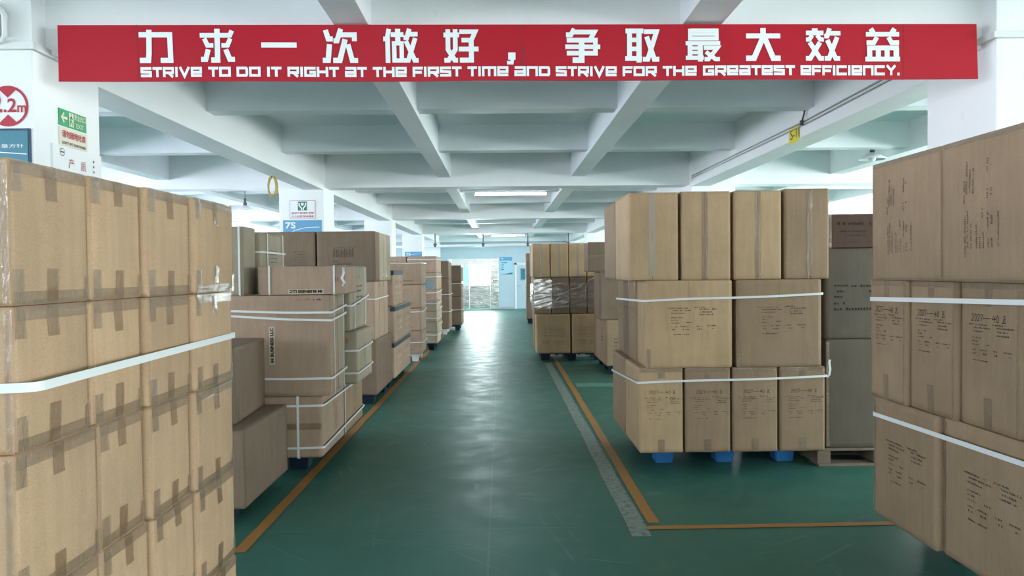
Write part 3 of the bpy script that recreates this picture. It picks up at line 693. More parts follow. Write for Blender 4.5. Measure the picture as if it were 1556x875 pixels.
hoop('white strap round the middle row of the blue pallet stack', 1.04, 2.345, 5.495, 6.82, (1.272, 1.31, 1.30, 1.24))
hoop('white strap round the bottom row of the blue pallet stack', .99, 2.372, 5.495, 6.79, (.676, .707, .70, .60))
tag(ribbon([(2.372, 5.488, .700), (2.388, 5.482, .72), (2.392, 5.478, .76), (2.384, 5.474, .81), (2.388, 5.474, .83)], [(0, -1, 0)] * 5, .016), 'loose curled strap end at right corner of bottom row on blue pallet', 'strap')

# ------------------------------------------------------------------ dark stack on a wooden pallet between the two right stacks
t = thing('wooden_pallet', 'grey wooden pallet under the dark stack between the right stacks', 'pallet', (2.86, 6.05, 0))
bm = bmesh.new()
for i in range(5): bx(bm, -.48, .48, -.40 + .17 * i, -.28 + .17 * i, .118, .139, .002)
obj('top_board', bm, M['wood'], t)
for i in range(3):
    x = -.44 + .44 * i; bm = bmesh.new(); bx(bm, x - .05, x + .05, -.40, .40, .022, .117, .003); obj('runner', bm, M['wood'], t)
bm = bmesh.new()
for i in (0, 2, 4): bx(bm, -.48, .48, -.40 + .17 * i, -.28 + .17 * i, .001, .021, .002)
obj('bottom_board', bm, M['wood'], t)
c = Carton('dark olive carton on the wooden pallet, lowest of its stack', 2.43, 3.2, 5.64, 6.25, .14, .963, 'olive', 'dark cartons on the wooden pallet'); c.tape([('F', .0, .03, .02, .98)], 'tape_edge', 'edge_tape')
c = Carton('dark olive carton with bold black print above the lowest on wooden pallet', 2.42, 3.18, 5.64, 6.25, .963, 1.645, 'olive', 'dark cartons on the wooden pallet')
c.lines('F', [(-.17, .09, .10, .018), (-.04, .085, .24, .026), (-.17, .045, .08, .022), (.09, .045, .06, .022), (-.17, .005, .06, .02), (.1, .005, .03, .02), (-.17, -.045, .08, .026), (-.17, -.09, .40, .03)], .32, .45, 'ink', ch=.022)
c = Carton('red-brown carton on top of the dark stack beside the window light', 2.455, 3.1, 5.66, 6.2, 1.645, 1.905, 'red', 'dark cartons on the wooden pallet')
c.lines('F', [(-.12, .04, .26, .03), (-.1, -.01, .22, .012), (-.06, -.04, .15, .01), (-.13, -.09, .28, .006)], .3, .52, 'ink', ch=.02); c.tape([('F', .0, .04, .0, 1)], 'tape_edge', 'edge_tape')

# ------------------------------------------------------------------ stack behind the blue pallet, right side
G3 = 'cartons behind the blue pallet stack'
plastic_pallet('navy pallet under the dark cartons behind the blue pallet stack', 1.52, 2.2, 10.8, 12.15, .13, 'navy_plastic', 2, 3)
c = Carton('carton with black marks standing lowest behind the blue pallet stack', 1.48, 2.1, 10.75, 11.48, .13, .79, 'grey', G3)
c.lines('F', [(-.1, .05, .2, .02), (-.1, .0, .16, .02), (-.1, -.05, .2, .02), (-.1, -.1, .1, .02)], .35, .5, 'ink', ch=.02); c.lines('L', [(-.1, .05, .2, .03), (-.1, .0, .2, .03)], .4, .5, 'ink', ch=.03)
Carton('narrow carton seen edge-on further behind the lowest marked carton', 1.48, 2.1, 11.5, 12.2, .13, .80, 'grey', G3)
c = Carton('brown carton in the middle of the stack behind the blue pallet stack', 1.39, 2.0, 10.75, 11.4, .79, 1.475, 'dark', G3)
Carton('brown carton behind the middle one near the film-wrapped stack', 1.50, 2.1, 11.5, 12.15, .80, 1.475, 'dark', G3)
c = Carton('dark brown carton with level tape jutting out on top behind blue pallet stack', 1.23, 1.9, 10.73, 11.28, 1.477, 1.90, 'dark', G3)
c.tape([('F', .0, 1, .47, .57)]); c.tape([('L', .8, 1, .02, .98)], 'tape_glare')

# ------------------------------------------------------------------ film-wrapped stack jutting into the aisle
G4 = 'cartons of the film-wrapped stack'
plastic_pallet('navy plastic pallet under the film-wrapped stack at the end of the right line', .62, 1.7, 12.6, 13.6, .14, 'navy_plastic')
for k, (a, b) in enumerate(((.56, 1.125), (1.145, 1.74))):
    c = Carton('large printed carton under the film-wrapped row, %s' % ('at the aisle corner' if k == 0 else 'beside the edge-on cartons'), a, b, 12.40, 13.02, .14, .785, 'gold', G4)
    c.lines('F', BLOCK, .5, .48)
Carton('large carton behind the printed corner carton under the film', .55, 1.12, 13.04, 13.65, .14, .785, 'grey', G4)
Carton('second large carton at the back under the film-wrapped row', 1.14, 1.73, 13.04, 13.65, .14, .785, 'grey', G4)
xs = [.53, .822, 1.118, 1.405, 1.70]
for k in range(4):
    Carton('carton under stretch film, %s from the aisle' % LR[k], xs[k], xs[k + 1] - .006, 12.41, 13.02, .787, 1.392, 'dark' if k else 'grey', G4)
xs = [.507, .802, 1.105, 1.402, 1.70]
for k in range(4):
    c = Carton('carton with glare-toned tape seam above the stretch film, %s from the aisle' % LR[k], xs[k], xs[k + 1] - .005, 12.40, 13.02, 1.394, 1.95, 'gold', G4)
    c.seam_tape('F', .035, 'tape_glare', .46 + .03 * k)
    c.tape([('F', .03, .55, .965, .998), ('F', .2, .7, .002, .03)], 'tape_glare')
Carton('carton behind the film-wrapped row at the aisle side', .53, 1.1, 13.04, 13.65, .787, 1.392, 'grey', G4)
Carton('carton behind the film-wrapped row at the wall side', 1.12, 1.7, 13.04, 13.65, .787, 1.392, 'grey', G4)
Carton('carton at the back of the top row above the film', .507, 1.1, 13.04, 13.65, 1.394, 1.95, 'grey', G4)
Carton('second carton at the back of the top row above the film', 1.12, 1.7, 13.04, 13.65, 1.394, 1.95, 'grey', G4)
def film(x0, x1, z0, z1, y, amp, seed):
    bm = bmesh.new(); nx, nz = max(8, int((x1 - x0) * 70)), int((z1 - z0) * 110)
    g = [[None] * (nx + 1) for _ in range(nz + 1)]
    for j in range(nz + 1):
        for i in range(nx + 1):
            x = x0 + (x1 - x0) * i / nx; z = z0 + (z1 - z0) * j / nz + .03 * (x - x0) * (1 if j < nz / 2 else -1)
            d = noise.noise(Vector((x * 5 + seed, (z - .25 * x) * 34, seed))) + .5 * noise.noise(Vector((x * 14, (z + .1 * x) * 70, seed)))
            g[j][i] = bm.verts.new((x, y - amp * (1 + d), z))
    for j in range(nz):
        for i in range(nx): bm.faces.new((g[j][i], g[j][i + 1], g[j + 1][i + 1], g[j + 1][i]))
    return bm
t = thing('stretch_film', 'clear stretch film wound round the middle row of the stack by the aisle', 'plastic film', (0, 0, 0))
obj('wrap', film(.52, 1.70, .87, 1.32, 12.402, .004, 3), M['film'], t, True)
obj('glare_sheet', film(.525, .825, .90, 1.365, 12.394, .003, 8), M['film_glare'], t, True)  # extra whitish sheet painting the glare on the aisle end of the film
bm = film(0, 1.2, .92, 1.30, 0, .008, 5)
for v in bm.verts: v.co = Vector((.522 + v.co.y, 12.40 + v.co.x, v.co.z))
obj('side_wrap', bm, M['film_glare'], t, True)
bm = bmesh.new()
tube(bm, [(1.36, 12.385, 1.00), (1.375, 12.38, 1.2), (1.42, 12.38, 1.33), (1.52, 12.37, 1.38)], .004, 6)
tube(bm, [(1.55, 12.37, 1.15), (1.60, 12.36, 1.2), (1.68, 12.36, 1.36)], .005, 6)
tube(bm, [(.84, 12.385, .98), (1.1, 12.38, 1.18), (1.32, 12.38, 1.24)], .004, 6)
obj('film_tail', bm, M['film_glare'], t, True)

for k, (z0, z1_) in enumerate(((.14, .76), (.76, 1.38), (1.38, 2.0))):
    Carton('brown carton at %s of the dim stack near the far wall on the right' % ('bottom', 'middle', 'top')[k], .70, 1.3, 21.5, 22.2, z0, z1_, 'dark', 'cartons near the far wall on the right')
plastic_pallet('navy pallet under the dim stack near the far wall', .72, 1.28, 21.55, 22.15, .14, 'navy_plastic', 2, 2)

# ------------------------------------------------------------------ left: two dark cartons behind the near stack
plastic_pallet('low navy pallet under the two dark cartons on the left', -2.2, -1.62, 4.55, 5.36, .10, 'navy_plastic', 2, 3)
c = Carton('big dark carton low on the left behind the near stack', -2.25, -1.53, 4.48, 5.40, .10, .573, 'dark', 'dark cartons behind the near left stack', .008)
bm = bmesh.new(); c.patch(bm, 'R', .499, .501, .82, 1.0, .0008, 1, 4); obj('flap_seam', bm, M['seam'], c.root); c.tape([('R', .004, .02, .02, .98)], 'tape_edge', 'edge_tape')
c = Carton('dark carton lying on the big dark carton on the left', -2.28, -1.655, 4.62, 5.35, .573, 1.05, 'dark', 'dark cartons behind the near left stack', .006, R(3))
c.tape([('R', .03, .12, .0, .35), ('R', .0, 1, .94, .998)], 'tape_edge', 'edge_tape')

# ------------------------------------------------------------------ left: strapped export stack with name stickers
G5 = 'strapped cartons of the left export stack'
t = plastic_pallet('dark pallet with round foot under the strapped export stack on the left', -2.05, -1.47, 5.75, 7.05, .15, 'navy_plastic', 2, 3)
c = Carton('pinkish carton at the bottom front of the strapped export stack', -2.10, -1.32, 5.52, 6.30, .15, .605, 'pink', G5)
c.lines('R', [(-.10, .05 - .05 * i, .22, .02) for i in range(4)], .55, .5, 'ink_soft', rot=90, ch=.016); c.tape([('F', .0, 1, .46, .56)])
c = Carton('carton behind the bottom front one of the strapped export stack', -2.10, -1.32, 6.32, 7.13, .15, .605, 'grey', G5)
c.lines('R', [(-.10, .05 - .05 * i, .22, .02) for i in range(4)], .5, .5, 'ink_soft', rot=90, ch=.016)
c = Carton('large carton with upright name sticker facing the camera on the left', -2.2, -1.245, 5.50, 5.768, .607, 1.341, 'pink', G5, .006)
W_ = c.w
c.sticker('F', (-1.668 + 2.2) / .955, (.979 - .607) / .734, .275, .04, 'IM BUSINESS LLC', 90)
c.lines('F', [(-.05, 0, .1, .022)], .80, .95, 'ink_red', ch=.02); c.lines('F', [(.06, 0, .07, .018)], .81, .95, 'ink_soft', ch=.014)
c = Carton('large plain carton tight behind the one with the upright sticker', -2.2, -1.25, 5.785, 6.04, .607, 1.341, 'pale', G5)
bm = bmesh.new(); c.patch(bm, 'R', .3, .31, .01, .99, .0006, 1, 6); c.patch(bm, 'R', .68, .69, .01, .99, .0006, 1, 6); obj('flap_seam', bm, M['seam'], c.root)
c = Carton('flat carton with upside-down name sticker lying on the large sticker carton', -1.80, -1.155, 5.60, 6.04, 1.342, 1.553, 'pink', G5)
c.sticker('F', (-1.444 + 1.80) / .645, (1.366 - 1.342) / .211, .262, .036, 'IM BUSINESS LLC', 180)
c.lines('F', [(-.01, 0, .035, .05)], .9, .45, 'ink_red', ch=.02)
c = Carton('small pale carton jutting towards the aisle with two level straps', -1.75, -1.16, 6.06, 6.75, .607, 1.03, 'pale', G5)
c.lines('F', [(-.03, 0, .05, .06)], .9, .78, 'ink_red', ch=.03); c.lines('R', [(-.1, .04 - .02 * i, .2, .01) for i in range(3)], .5, .5, 'ink_soft', rot=90)
c = Carton('tall pale carton with dark marks above the small jutting carton', -1.80, -1.207, 6.06, 6.80, 1.032, 1.553, 'pale', G5, .005, R(-.5))
c.lines('R', [(-.12, .09, .24, .02), (-.12, .05, .2, .02), (-.12, 0, .1, .02), (.04, 0, .1, .02), (-.02, .16, .03, .05), (-.12, -.06, .16, .02)], .5, .5, 'ink_soft', ch=.02)
c = Carton('pale topped carton with crossed straps standing behind the flat sticker carton', -2.42, -1.85, 5.83, 6.50, 1.342, 1.82, 'pale', G5); c.lines('R', [(-.1, .05 - .03 * i, .2, .012) for i in range(4)], .5, .6, 'ink_soft')
Carton('carton with slanting strap squeezed behind the near left stack top', -2.35, -1.87, 5.52, 5.80, 1.342, 1.845, 'pale', G5)
Carton('tall dark carton behind the strapped export stack', -2.5, -1.85, 6.10, 6.85, .15, 1.34, 'dark', G5) if False else None
SG = 'white straps on the left export stack'
hoop('upper level strap round the large sticker cartons, left side', -2.2, -1.243, 5.497, 6.04, (1.235, 1.212, 1.245, 1.25), group=SG)
hoop('second slightly slanting strap just below the upper strap of the sticker cartons', -2.2, -1.243, 5.497, 6.04, (1.205, 1.155, 1.185, 1.195), group=SG)
hoop('lower level strap round the large sticker cartons', -2.2, -1.243, 5.497, 6.04, (.745, .735, .75, .745), group=SG)
hoop('upper strap round the bottom row of export stack', -2.10, -1.318, 5.517, 7.13, (.545, .535, .53, .53), g=.014, group=SG)
hoop('lower strap round the bottom row of export stack', -2.10, -1.318, 5.517, 7.13, (.235, .228, .25, .25), g=.014, group=SG)
vhoop_x('upright strap across the bottom front carton of export stack', -1.495, 5.517, 7.13, .15, .604, .018, SG, .004)
vhoop_y('upright strap between the two bottom cartons of export stack', 6.31, -2.10, -1.318, .152, .603, .018, SG, .004)
vhoop_x('upright strap near right end of flat sticker carton', -1.235, 5.597, 6.04, 1.345, 1.552, .014, SG, .004)
vhoop_x('upright strap near left end of flat sticker carton', -1.71, 5.597, 6.04, 1.345, 1.552, .014, SG, .004)
vhoop_y('upright strap across the front half of the tall pale carton', 6.20, -1.80, -1.203, 1.034, 1.553, .014, SG, .003)
vhoop_y('upright strap across the far half of the tall pale carton', 6.66, -1.80, -1.203, 1.034, 1.553, .014, SG, .003)
hoop('slanting strap low round the tall pale carton', -1.80, -1.205, 6.06, 6.80, (1.235, 1.235, 1.30, 1.30), .014, .014, group=SG)
hoop('upper level strap of the small jutting carton', -1.75, -1.158, 6.06, 6.75, (.88, .875, .885, .88), .014, group=SG)
hoop('lower level strap of the small jutting carton', -1.75, -1.158, 6.06, 6.75, (.70, .695, .705, .70), .014, group=SG)
vhoop_y('first upright strap of the pale topped carton', 6.00, -2.42, -1.848, 1.345, 1.82, .014, SG, .005)
vhoop_y('second upright strap of the pale topped carton', 6.42, -2.42, -1.848, 1.345, 1.82, .014, SG, .005)
hoop('level strap of the pale topped carton', -2.42, -1.848, 5.83, 6.50, (1.68, 1.665, 1.66, 1.66), .014, group=SG)
vhoop_x('slanting strap of the squeezed carton behind the near left stack', -1.90, 5.517, 5.80, 1.345, 1.845, .014, SG, .004)
vhoop_y('upright strap on the side of the large sticker carton', 5.60, -2.2, -1.243, .61, 1.34, .010, SG, .005)
vhoop_y('upright strap on the side of the plain carton behind the sticker', 5.93, -2.2, -1.246, .61, 1.34, .010, SG, .005)
bm = bmesh.new(); tube(bm, [(-1.165, 5.595, 1.54), (-1.16, 5.585, 1.50), (-1.175, 5.583, 1.46), (-1.158, 5.585, 1.43), (-1.17, 5.59, 1.40)], .010, 6)
tag(obj('packing_strap', bm, M['strap'], None, True), 'crumpled bundle of strap ends at right end of flat sticker carton', 'strap')

# ------------------------------------------------------------------ left: tall stack of brown printed cartons
G6 = 'brown cartons of the tall left stack'
plastic_pallet('navy pallet under the tall brown stack on the left', -1.98, -1.45, 8.6, 9.6, .12, 'navy_plastic', 2, 2)
c = Carton('brown carton at the foot of the tall left stack by the orange line', -2.03, -1.41, 8.5, 9.69, .12, .743, 'dark', G6); c.lines('R', ship(1.2), .5, .5, rot=90)
c = Carton('brown carton at the foot of the tall left stack, hidden side', -2.72, -2.06, 8.5, 9.1, .001, .743, 'dark', G6)
for k in range(3):
    c = Carton('slim upright brown carton in middle of tall left stack, %s from camera' % LR[k], -2.0, -1.415, 8.46 + .325 * k, 8.78 + .325 * k, .743, 1.40, 'pink', G6); c.tape([('R', 0, .06, .9, .99), ('R', .9, 1, .9, .99)], 'tape_glare')
hoop('thin strap round the slim middle cartons of the tall left stack', -2.0, -1.413, 8.46, 9.43, (1.22, 1.20, 1.21, 1.2), .012)
Carton('brown carton supporting the left top carton of the tall stack', -2.70, -2.06, 8.46, 9.0, .743, 1.40, 'dark', G6)
for k in range(4):
    c = Carton('printed brown carton on top of tall left stack, %s in depth' % LR[k], -2.06, -1.405, 8.48 + .29 * k, 8.765 + .29 * k, 1.402, 1.965, 'dark' if k == 0 else 'pale', G6, .003)
    if k == 0: c.lines('F', [(-.16 + .018 * i, -.01, .012, .16) for i in range(14)] + [(-.16, .10, .26, .012), (-.16, -.10, .1, .03), (-.16, -.06, .05, .03)] + [(-.16 + .018 * i, -.18, .012, .15) for i in range(14)], .52, .5, 'ink_soft', ch=.012)
    bm = bmesh.new(); c.patch(bm, 'R', .92, .97, .02, .2 + .2 * k, .0014, 1, 4); obj('edge_tape', bm, M['tape_glare'], c.root)
c = Carton('brown carton with faint grid print on top of tall left stack, left end', -2.73, -2.075, 8.48, 8.9, 1.402, 1.965, 'dark', G6)
c.lines('F', [(-.05, .08 - .03 * i, .14, .014) for i in range(6)], .72, .45, 'ink_soft', ch=.016)

# ------------------------------------------------------------------ left: cartons sealed with dark tape
G7 = 'cartons sealed with dark tape'
plastic_pallet('navy pallet under the cartons sealed with dark tape', -1.95, -1.45, 9.82, 11.4, .12, 'navy_plastic', 2, 3)
for r in range(3):
    for k, (a, b) in enumerate(((9.80, 10.70), (10.72, 11.50))[:1 if r == 2 else 2]):
        z0 = .122 + .47 * r
        c = Carton('carton with dark tape, %s row, %s of the left aisle side' % (('bottom', 'middle', 'top')[r], ('near end', 'far end')[k]), -2.0, -1.392 + .008 * (r == 1), a, b, z0, z0 + .468, 'pink', G7)
        c.tape([('R', .0, 1.0, .86, .985)], 'tape_teal'); c.tape([('F', .9, 1.0, .86, .985)], 'tape_teal')
        c.lines('R', [(-.25 + .14 * i, .0 - .09 * j, .05, .05) for i in range(4) for j in range(2)], .5, .5, 'sticker', ch=.02)
        c.lines('R', [(-.28 + .14 * i, .07, .06, .03) for i in range(4)], .5, .5, 'ink_soft', ch=.02)

# ------------------------------------------------------------------ left: far stacks
def far_stack(nm, x0, x1, y0, y1, zs, m, grp, x2=None, pm='navy_plastic', printed=True, bands=()):
    names = {2: ['lower', 'upper'], 3: ['bottom', 'middle', 'top'], 4: ['bottom', 'second', 'third', 'top'], 5: ['bottom', 'second', 'third', 'fourth', 'top']}[len(zs) - 1]
    plastic_pallet('plastic pallet under the %s' % nm, x0 + .04, x1 - .06, y0 + .08, y1 - .05, zs[0], pm, 2, 2, 'plastic pallets under the stacks', .12)
    for k in range(len(zs) - 1):
        c = Carton('%s carton of the %s' % (names[k], nm), x0, x1 + rnd.uniform(-.016, -.004), y0, y1, zs[k], zs[k + 1], m, grp, .003)
        if printed: c.lines('F', [(-.2, .10 - .045 * i, .36, .008) for i in range(3)] + [(-.2, -.13, .1, .02), (.0, -.13, .16, .02)], .5, .5, 'ink_soft')
        c.tape([('R', .0, 1, .9, .99)], 'tape_edge', 'edge_tape')
        if x2: 
            c = Carton('%s inner carton of the %s' % (names[k], nm), x2, x0 - .015, y0, y1, zs[k], zs[k + 1], m, grp, .003)
            if printed and k == len(zs) - 2: c.lines('F', [(-.2, .06, .36, .008), (-.2, 0, .36, .008)], .5, .5, 'ink_soft')
    for q, (z, tl) in enumerate(bands):
        hoop('strap %s round the %s' % (('at the foot', 'low down', 'at mid height', 'high up', 'just below the top')[q], nm), x0, x1, y0 - .003, y1, (z, z, z + tl, z + tl), .013, group='straps on the far left stacks')
far_stack('four-high printed stack behind the dark-taped cartons', -1.93, -1.33, 12.6, 13.4, (.14, .52, .90, 1.29, 1.67), 'pink', 'cartons of the four-high printed stack', -2.55, 'white_plastic', True, ((.33, .0), (.84, .03), (1.65, .0)))
far_stack('small low stack before the many-strapped stack', -1.47, -1.22, 14.4, 15.2, (.14, .35, .55, .75, .95), 'pale', 'cartons of the small low stack', None, 'navy_plastic', False, ((.3, 0), (.62, 0), (.9, 0)))
far_stack('many-strapped tall stack on the left', -1.9, -1.30, 15.3, 16.5, (.14, .476, .812, 1.148, 1.484, 1.82), 'pink', 'cartons of the many-strapped stack', -2.53, 'navy_plastic', True, ((.4, .02), (.75, .0), (1.08, .03), (1.40, .0), (1.75, .02)))
far_stack('plain tall stack well down the left side', -1.9, -1.24, 18.0, 19.0, (.14, .54, .95, 1.35, 1.76), 'dark', 'cartons of the plain tall stack', None, 'white_plastic', False, ((.55, 0), (.96, 0)))
far_stack('last stack before the steel door', -1.65, -1.01, 19.25, 20.2, (.14, .50, .87, 1.24, 1.66), 'dark', 'cartons of the last left stack', None, 'navy_plastic', False, ((.53, 0), (1.2, 0)))
tag(obj('notice', box(-1.345, -1.20, 13.42, 13.43, 1.19, 1.37), M['sign_pale']), 'pale paper notice hanging on the four-high printed stack', 'notice')

# ------------------------------------------------------------------ the red banner
BX0, BX1, BY = -2.283, 2.512, 3.98
def ban(px, py, off=0.0):
    u = (px - 88) / 1395.0; top = 38.5 - 2.0 * u; bot = 124 - 3.0 * u
    zt = 2.796 - .022 * u; zb = 2.507 - .024 * u
    v = (py - top) / (bot - top); x = BX0 + (BX1 - BX0) * u
    return Vector((x, BY - 0.004 - off + .006 * math.sin(u * 23) * v + .010 * v * math.sin(u * 5), zt + (zb - zt) * v))
t = thing('banner', 'long red banner with white Chinese and English slogan hung on the beam', 'banner', (0, 0, 0))
bm = bmesh.new(); n1, n2 = 120, 6
g = [[(bm.verts.new(ban(88 + 1395 * i / n1, (38.5 - 2 * i / n1) + (85.5 - 1 * i / n1) * j / n2)), bm.verts.new(ban(88 + 1395 * i / n1, (38.5 - 2 * i / n1) + (85.5 - 1 * i / n1) * j / n2, -.006))) for i in range(n1 + 1)] for j in range(n2 + 1)]
for j in range(n2):
    for i in range(n1):
        bm.faces.new((g[j][i][0], g[j + 1][i][0], g[j + 1][i + 1][0], g[j][i + 1][0])); bm.faces.new((g[j][i][1], g[j][i + 1][1], g[j + 1][i + 1][1], g[j + 1][i][1]))
for i in range(n1):
    for j in (0, n2): bm.faces.new((g[j][i][0], g[j][i + 1][0], g[j][i + 1][1], g[j][i][1]))
for j in range(n2):
    for i in (0, n1): bm.faces.new((g[j][i][0], g[j + 1][i][0], g[j + 1][i][1], g[j][i][1]))
bmesh.ops.recalc_face_normals(bm, faces=bm.faces)
obj('banner_sheet', bm, M['banner'], t)
bm = bmesh.new()
for px in (206, 786, 1370): quad(bm, [ban(px, 38, .001), ban(px, 122, .001), ban(px + 1.0, 122, .001), ban(px + 1.0, 38, .001)])
for k in range(14):
    a = 788 + rnd.uniform(-1.5, 1.5); y = 66 + k * 4; quad(bm, [ban(a, y, .0012), ban(a - 1, y + 4, .0012), ban(a + 2, y + 4.5, .0012), ban(a + 2.4, y - .5, .0012)])
obj('banner_seam', bm, mat('banner_crease', (0.28, .006, .02), .5), t)
# the large characters: stroke centre lines in eighths of a pixel of each character's own grid: (left offset, strokes)
Z = 8.644
CH = [
 (200, [([(80,158),(482,158),(487,492),(355,492)],68),([(215,92),(207,400),(198,492),(85,492)],70)]),
 (200, [([(872,165),(1262,165),(1290,103)],62),([(1097,80),(1099,490),(1015,490)],70),([(930,207),(970,297),(1047,297)],60),([(1268,207),(1230,297),(1152,297)],60),([(980,350),(945,480),(882,480)],66),([(1207,350),(1258,480),(1325,480)],66)]),
 (380, [([(113,292),(572,292)],68)]),
 (380, [([(950,95),(985,212),(1045,212)],66),([(1150,80),(1098,235),(1052,235)],66),([(1140,158),(1325,158),(1325,240)],64),([(1000,280),(978,490),(908,490)],68),([(1205,215),(1130,490),(1043,490)],70),([(1240,280),(1292,490),(1368,490)],66)]),
 (560, [([(222,80),(195,210),(145,210)],60),([(203,190),(203,522)],62),([(245,155),(412,155)],60),([(336,80),(336,270)],68),([(258,268),(385,268),(385,490),(288,490),(288,268)],56),([(490,80),(455,195),(412,195)],62),([(465,150),(597,150)],60),([(565,200),(470,490),(412,490)],60),([(440,235),(555,490),(605,490)],60)]),
 (560, [([(992,85),(992,350),(1080,490),(1122,490)],62),([(1088,85),(1088,350),(1000,490),(942,490)],62),([(935,160),(1140,160)],62),([(1142,118),(1350,118),(1300,228),(1170,228)],60),([(1297,225),(1297,490),(1145,490)],66),([(1132,345),(1392,345)],64)]),
 (740, [([(272,390),(272,485)],96),([(285,440),(272,525),(208,525)],46)]),
 (740, [([(1095,80),(1050,158),(985,158)],62),([(1085,122),(1358,122),(1300,225)],62),([(995,228),(1372,228),(1372,398),(995,398)],62),([(975,315),(1435,315)],60),([(1190,228),(1190,490),(1070,490)],74)]),
 (920, [([(212,108),(448,108)],62),([(265,108),(265,465)],64),([(390,108),(390,520)],68),([(265,225),(390,225)],60),([(265,342),(390,342)],60),([(207,467),(430,467)],62),([(455,118),(620,118),(505,478),(440,478)],62),([(490,182),(590,478),(656,478)],64)]),
 (920, [([(1063,104),(1412,104),(1412,208),(1063,208),(1063,80)],54),([(1063,153),(1412,153)],42),([(1003,270),(1458,270)],56),([(1060,270),(1060,460)],62),([(1195,270),(1195,512)],66),([(1060,335),(1195,335)],46),([(1060,393),(1195,393)],46),([(1003,462),(1240,462)],54),([(1240,332),(1420,332),(1300,482),(1248,482)],56),([(1268,385),(1392,482),(1450,482)],56)]),
 (1100, [([(245,175),(697,175)],66),([(470,70),(470,190),(345,472),(240,472)],72),([(470,150),(600,472),(697,472)],72)]),
 (1100, [([(1038,135),(1270,135)],60),([(1155,75),(1155,140)],76),([(1120,165),(1082,222),(1038,222)],56),([(1185,165),(1228,222),(1272,222)],56),([(1085,260),(1222,472),(1270,472)],62),([(1222,260),(1090,472),(1032,472)],62),([(1350,75),(1318,178),(1278,178)],60),([(1330,140),(1495,140)],58),([(1450,190),(1340,472),(1280,472)],62),([(1318,230),(1428,472),(1488,472)],62)]),
 (1260, [([(515,78),(550,135)],66),([(832,78),(795,135)],66),([(450,152),(892,152)],60),([(597,190),(555,263),(458,263)],60),([(748,190),(790,263),(890,263)],60),([(465,332),(885,332)],62),([(498,310),(498,480)],68),([(613,332),(613,480)],68),([(728,332),(728,480)],66),([(850,332),(850,480)],72),([(440,480),(900,480)],62)]),
]
for q, (x0, strokes) in enumerate(CH):
    bm = bmesh.new()
    for i, (pts, w) in enumerate(strokes):
        for qd in stroke(pts, w): quad(bm, [ban(x0 + p.x / Z, 35 + p.y / Z, .003 + .0002 * i) for p in qd])
    for f in bm.faces:
        f.normal_update()
        if f.normal.y > 0: f.normal_flip()
    obj('slogan_character', bm, M['banner_white'], t)
# the small line: wide squared capitals; strokes on a grid where the cap height is 1
t_ = .27; a = t_ / 2; b = 1 - a
def G(w):
    r = w - a; m_ = .5
    return {'S': [[(w - .03, b), (a, b), (a, m_ + .02), (r, m_ - .02), (r, a), (.02, a)]], 'T': [[(0, b), (w, b)], [(w / 2, b), (w / 2, 0)]], 'R': [[(a, 0), (a, b), (r, b), (r, .42), (a, .42)], [(w * .5, .42), (w - .12, 0)]],
            'I': [[(w / 2, 0), (w / 2, 1)]], 'V': [[(.12, 1), (w / 2, .08), (w - .12, 1)]], 'e': [[(w - .02, a), (a, a), (a, b), (r, b), (r, .46), (a, .46)]], 'O': [[(a, a), (a, b), (r, b), (r, a), (a, a), (a, .3)]],
            'D': [[(a, a), (a, b), (r - .06, b), (r, b - .1), (r, a + .1), (r - .06, a), (a, a), (a, .3)]], 'G': [[(w - .02, b), (a, b), (a, a), (r, a), (r, .47), (w * .45, .47)]], 'H': [[(a, 0), (a, 1)], [(r, 0), (r, 1)], [(a, .5), (r, .5)]],
            'a': [[(.04, b), (r, b), (r, a), (a, a), (a, .46), (r, .46)], [(r, .3), (r, 0)]], 'F': [[(a, 0), (a, b), (w, b)], [(a, .45), (w - .1, .45)]], 'm': [[(a, 0), (a, b), (r, b), (r, 0)], [(w / 2, b), (w / 2, 0)]],
            'n': [[(a, 0), (a, b), (r, b), (r, 0)]], 'C': [[(w - .02, b), (a, b), (a, a), (w - .02, a)]], 'Y': [[(.12, 1), (w / 2, .5), (w - .12, 1)], [(w / 2, .5), (w / 2, 0)]], '.': [[(0, .12), (.25, .12)]]}
WD = {'I': .34, 'm': 1.55, '.': .3, 'F': 1.08, 'T': 1.02}
LINE = [('STRIVe', 210.2, 303), ('TO', 312.5, 346.5), ('DO', 355, 391.3), ('IT', 400.5, 422.5), ('RIGHT', 431.5, 509), ('aT', 518, 551), ('THe', 560, 611.5), ('FIRST', 620.5, 695), ('TIme', 704, 766), ('anD', 775, 829.5), ('STRIVe', 838, 931), ('FOR', 940, 992), ('THe', 1001, 1052.5), ('GReaTeST', 1062, 1202.5), ('eFFICIenCY.', 1211, 1364)]
for w_, xa, xb_ in LINE:
    bm = bmesh.new(); ws = [WD.get(c, 1.2) for c in w_]; gap = .09; tot = sum(ws) + gap * (len(w_) - 1); k = (xb_ - xa) / tot; x = 0
    for c, ww in zip(w_, ws):
        u = (xa + k * x - 88) / 1395.0; base = 117.4 - 2.6 * u; hh = 15.2
        for i, st in enumerate(G(ww)[c]):
            for qd in stroke(st, t_): quad(bm, [ban(xa + k * (x + p.x), base - hh * p.y, .003 + .0003 * i) for p in qd])
        x += ww + gap
    for f in bm.faces:
        f.normal_update()
        if f.normal.y > 0: f.normal_flip()
    obj('slogan_word', bm, M['banner_white'], t)

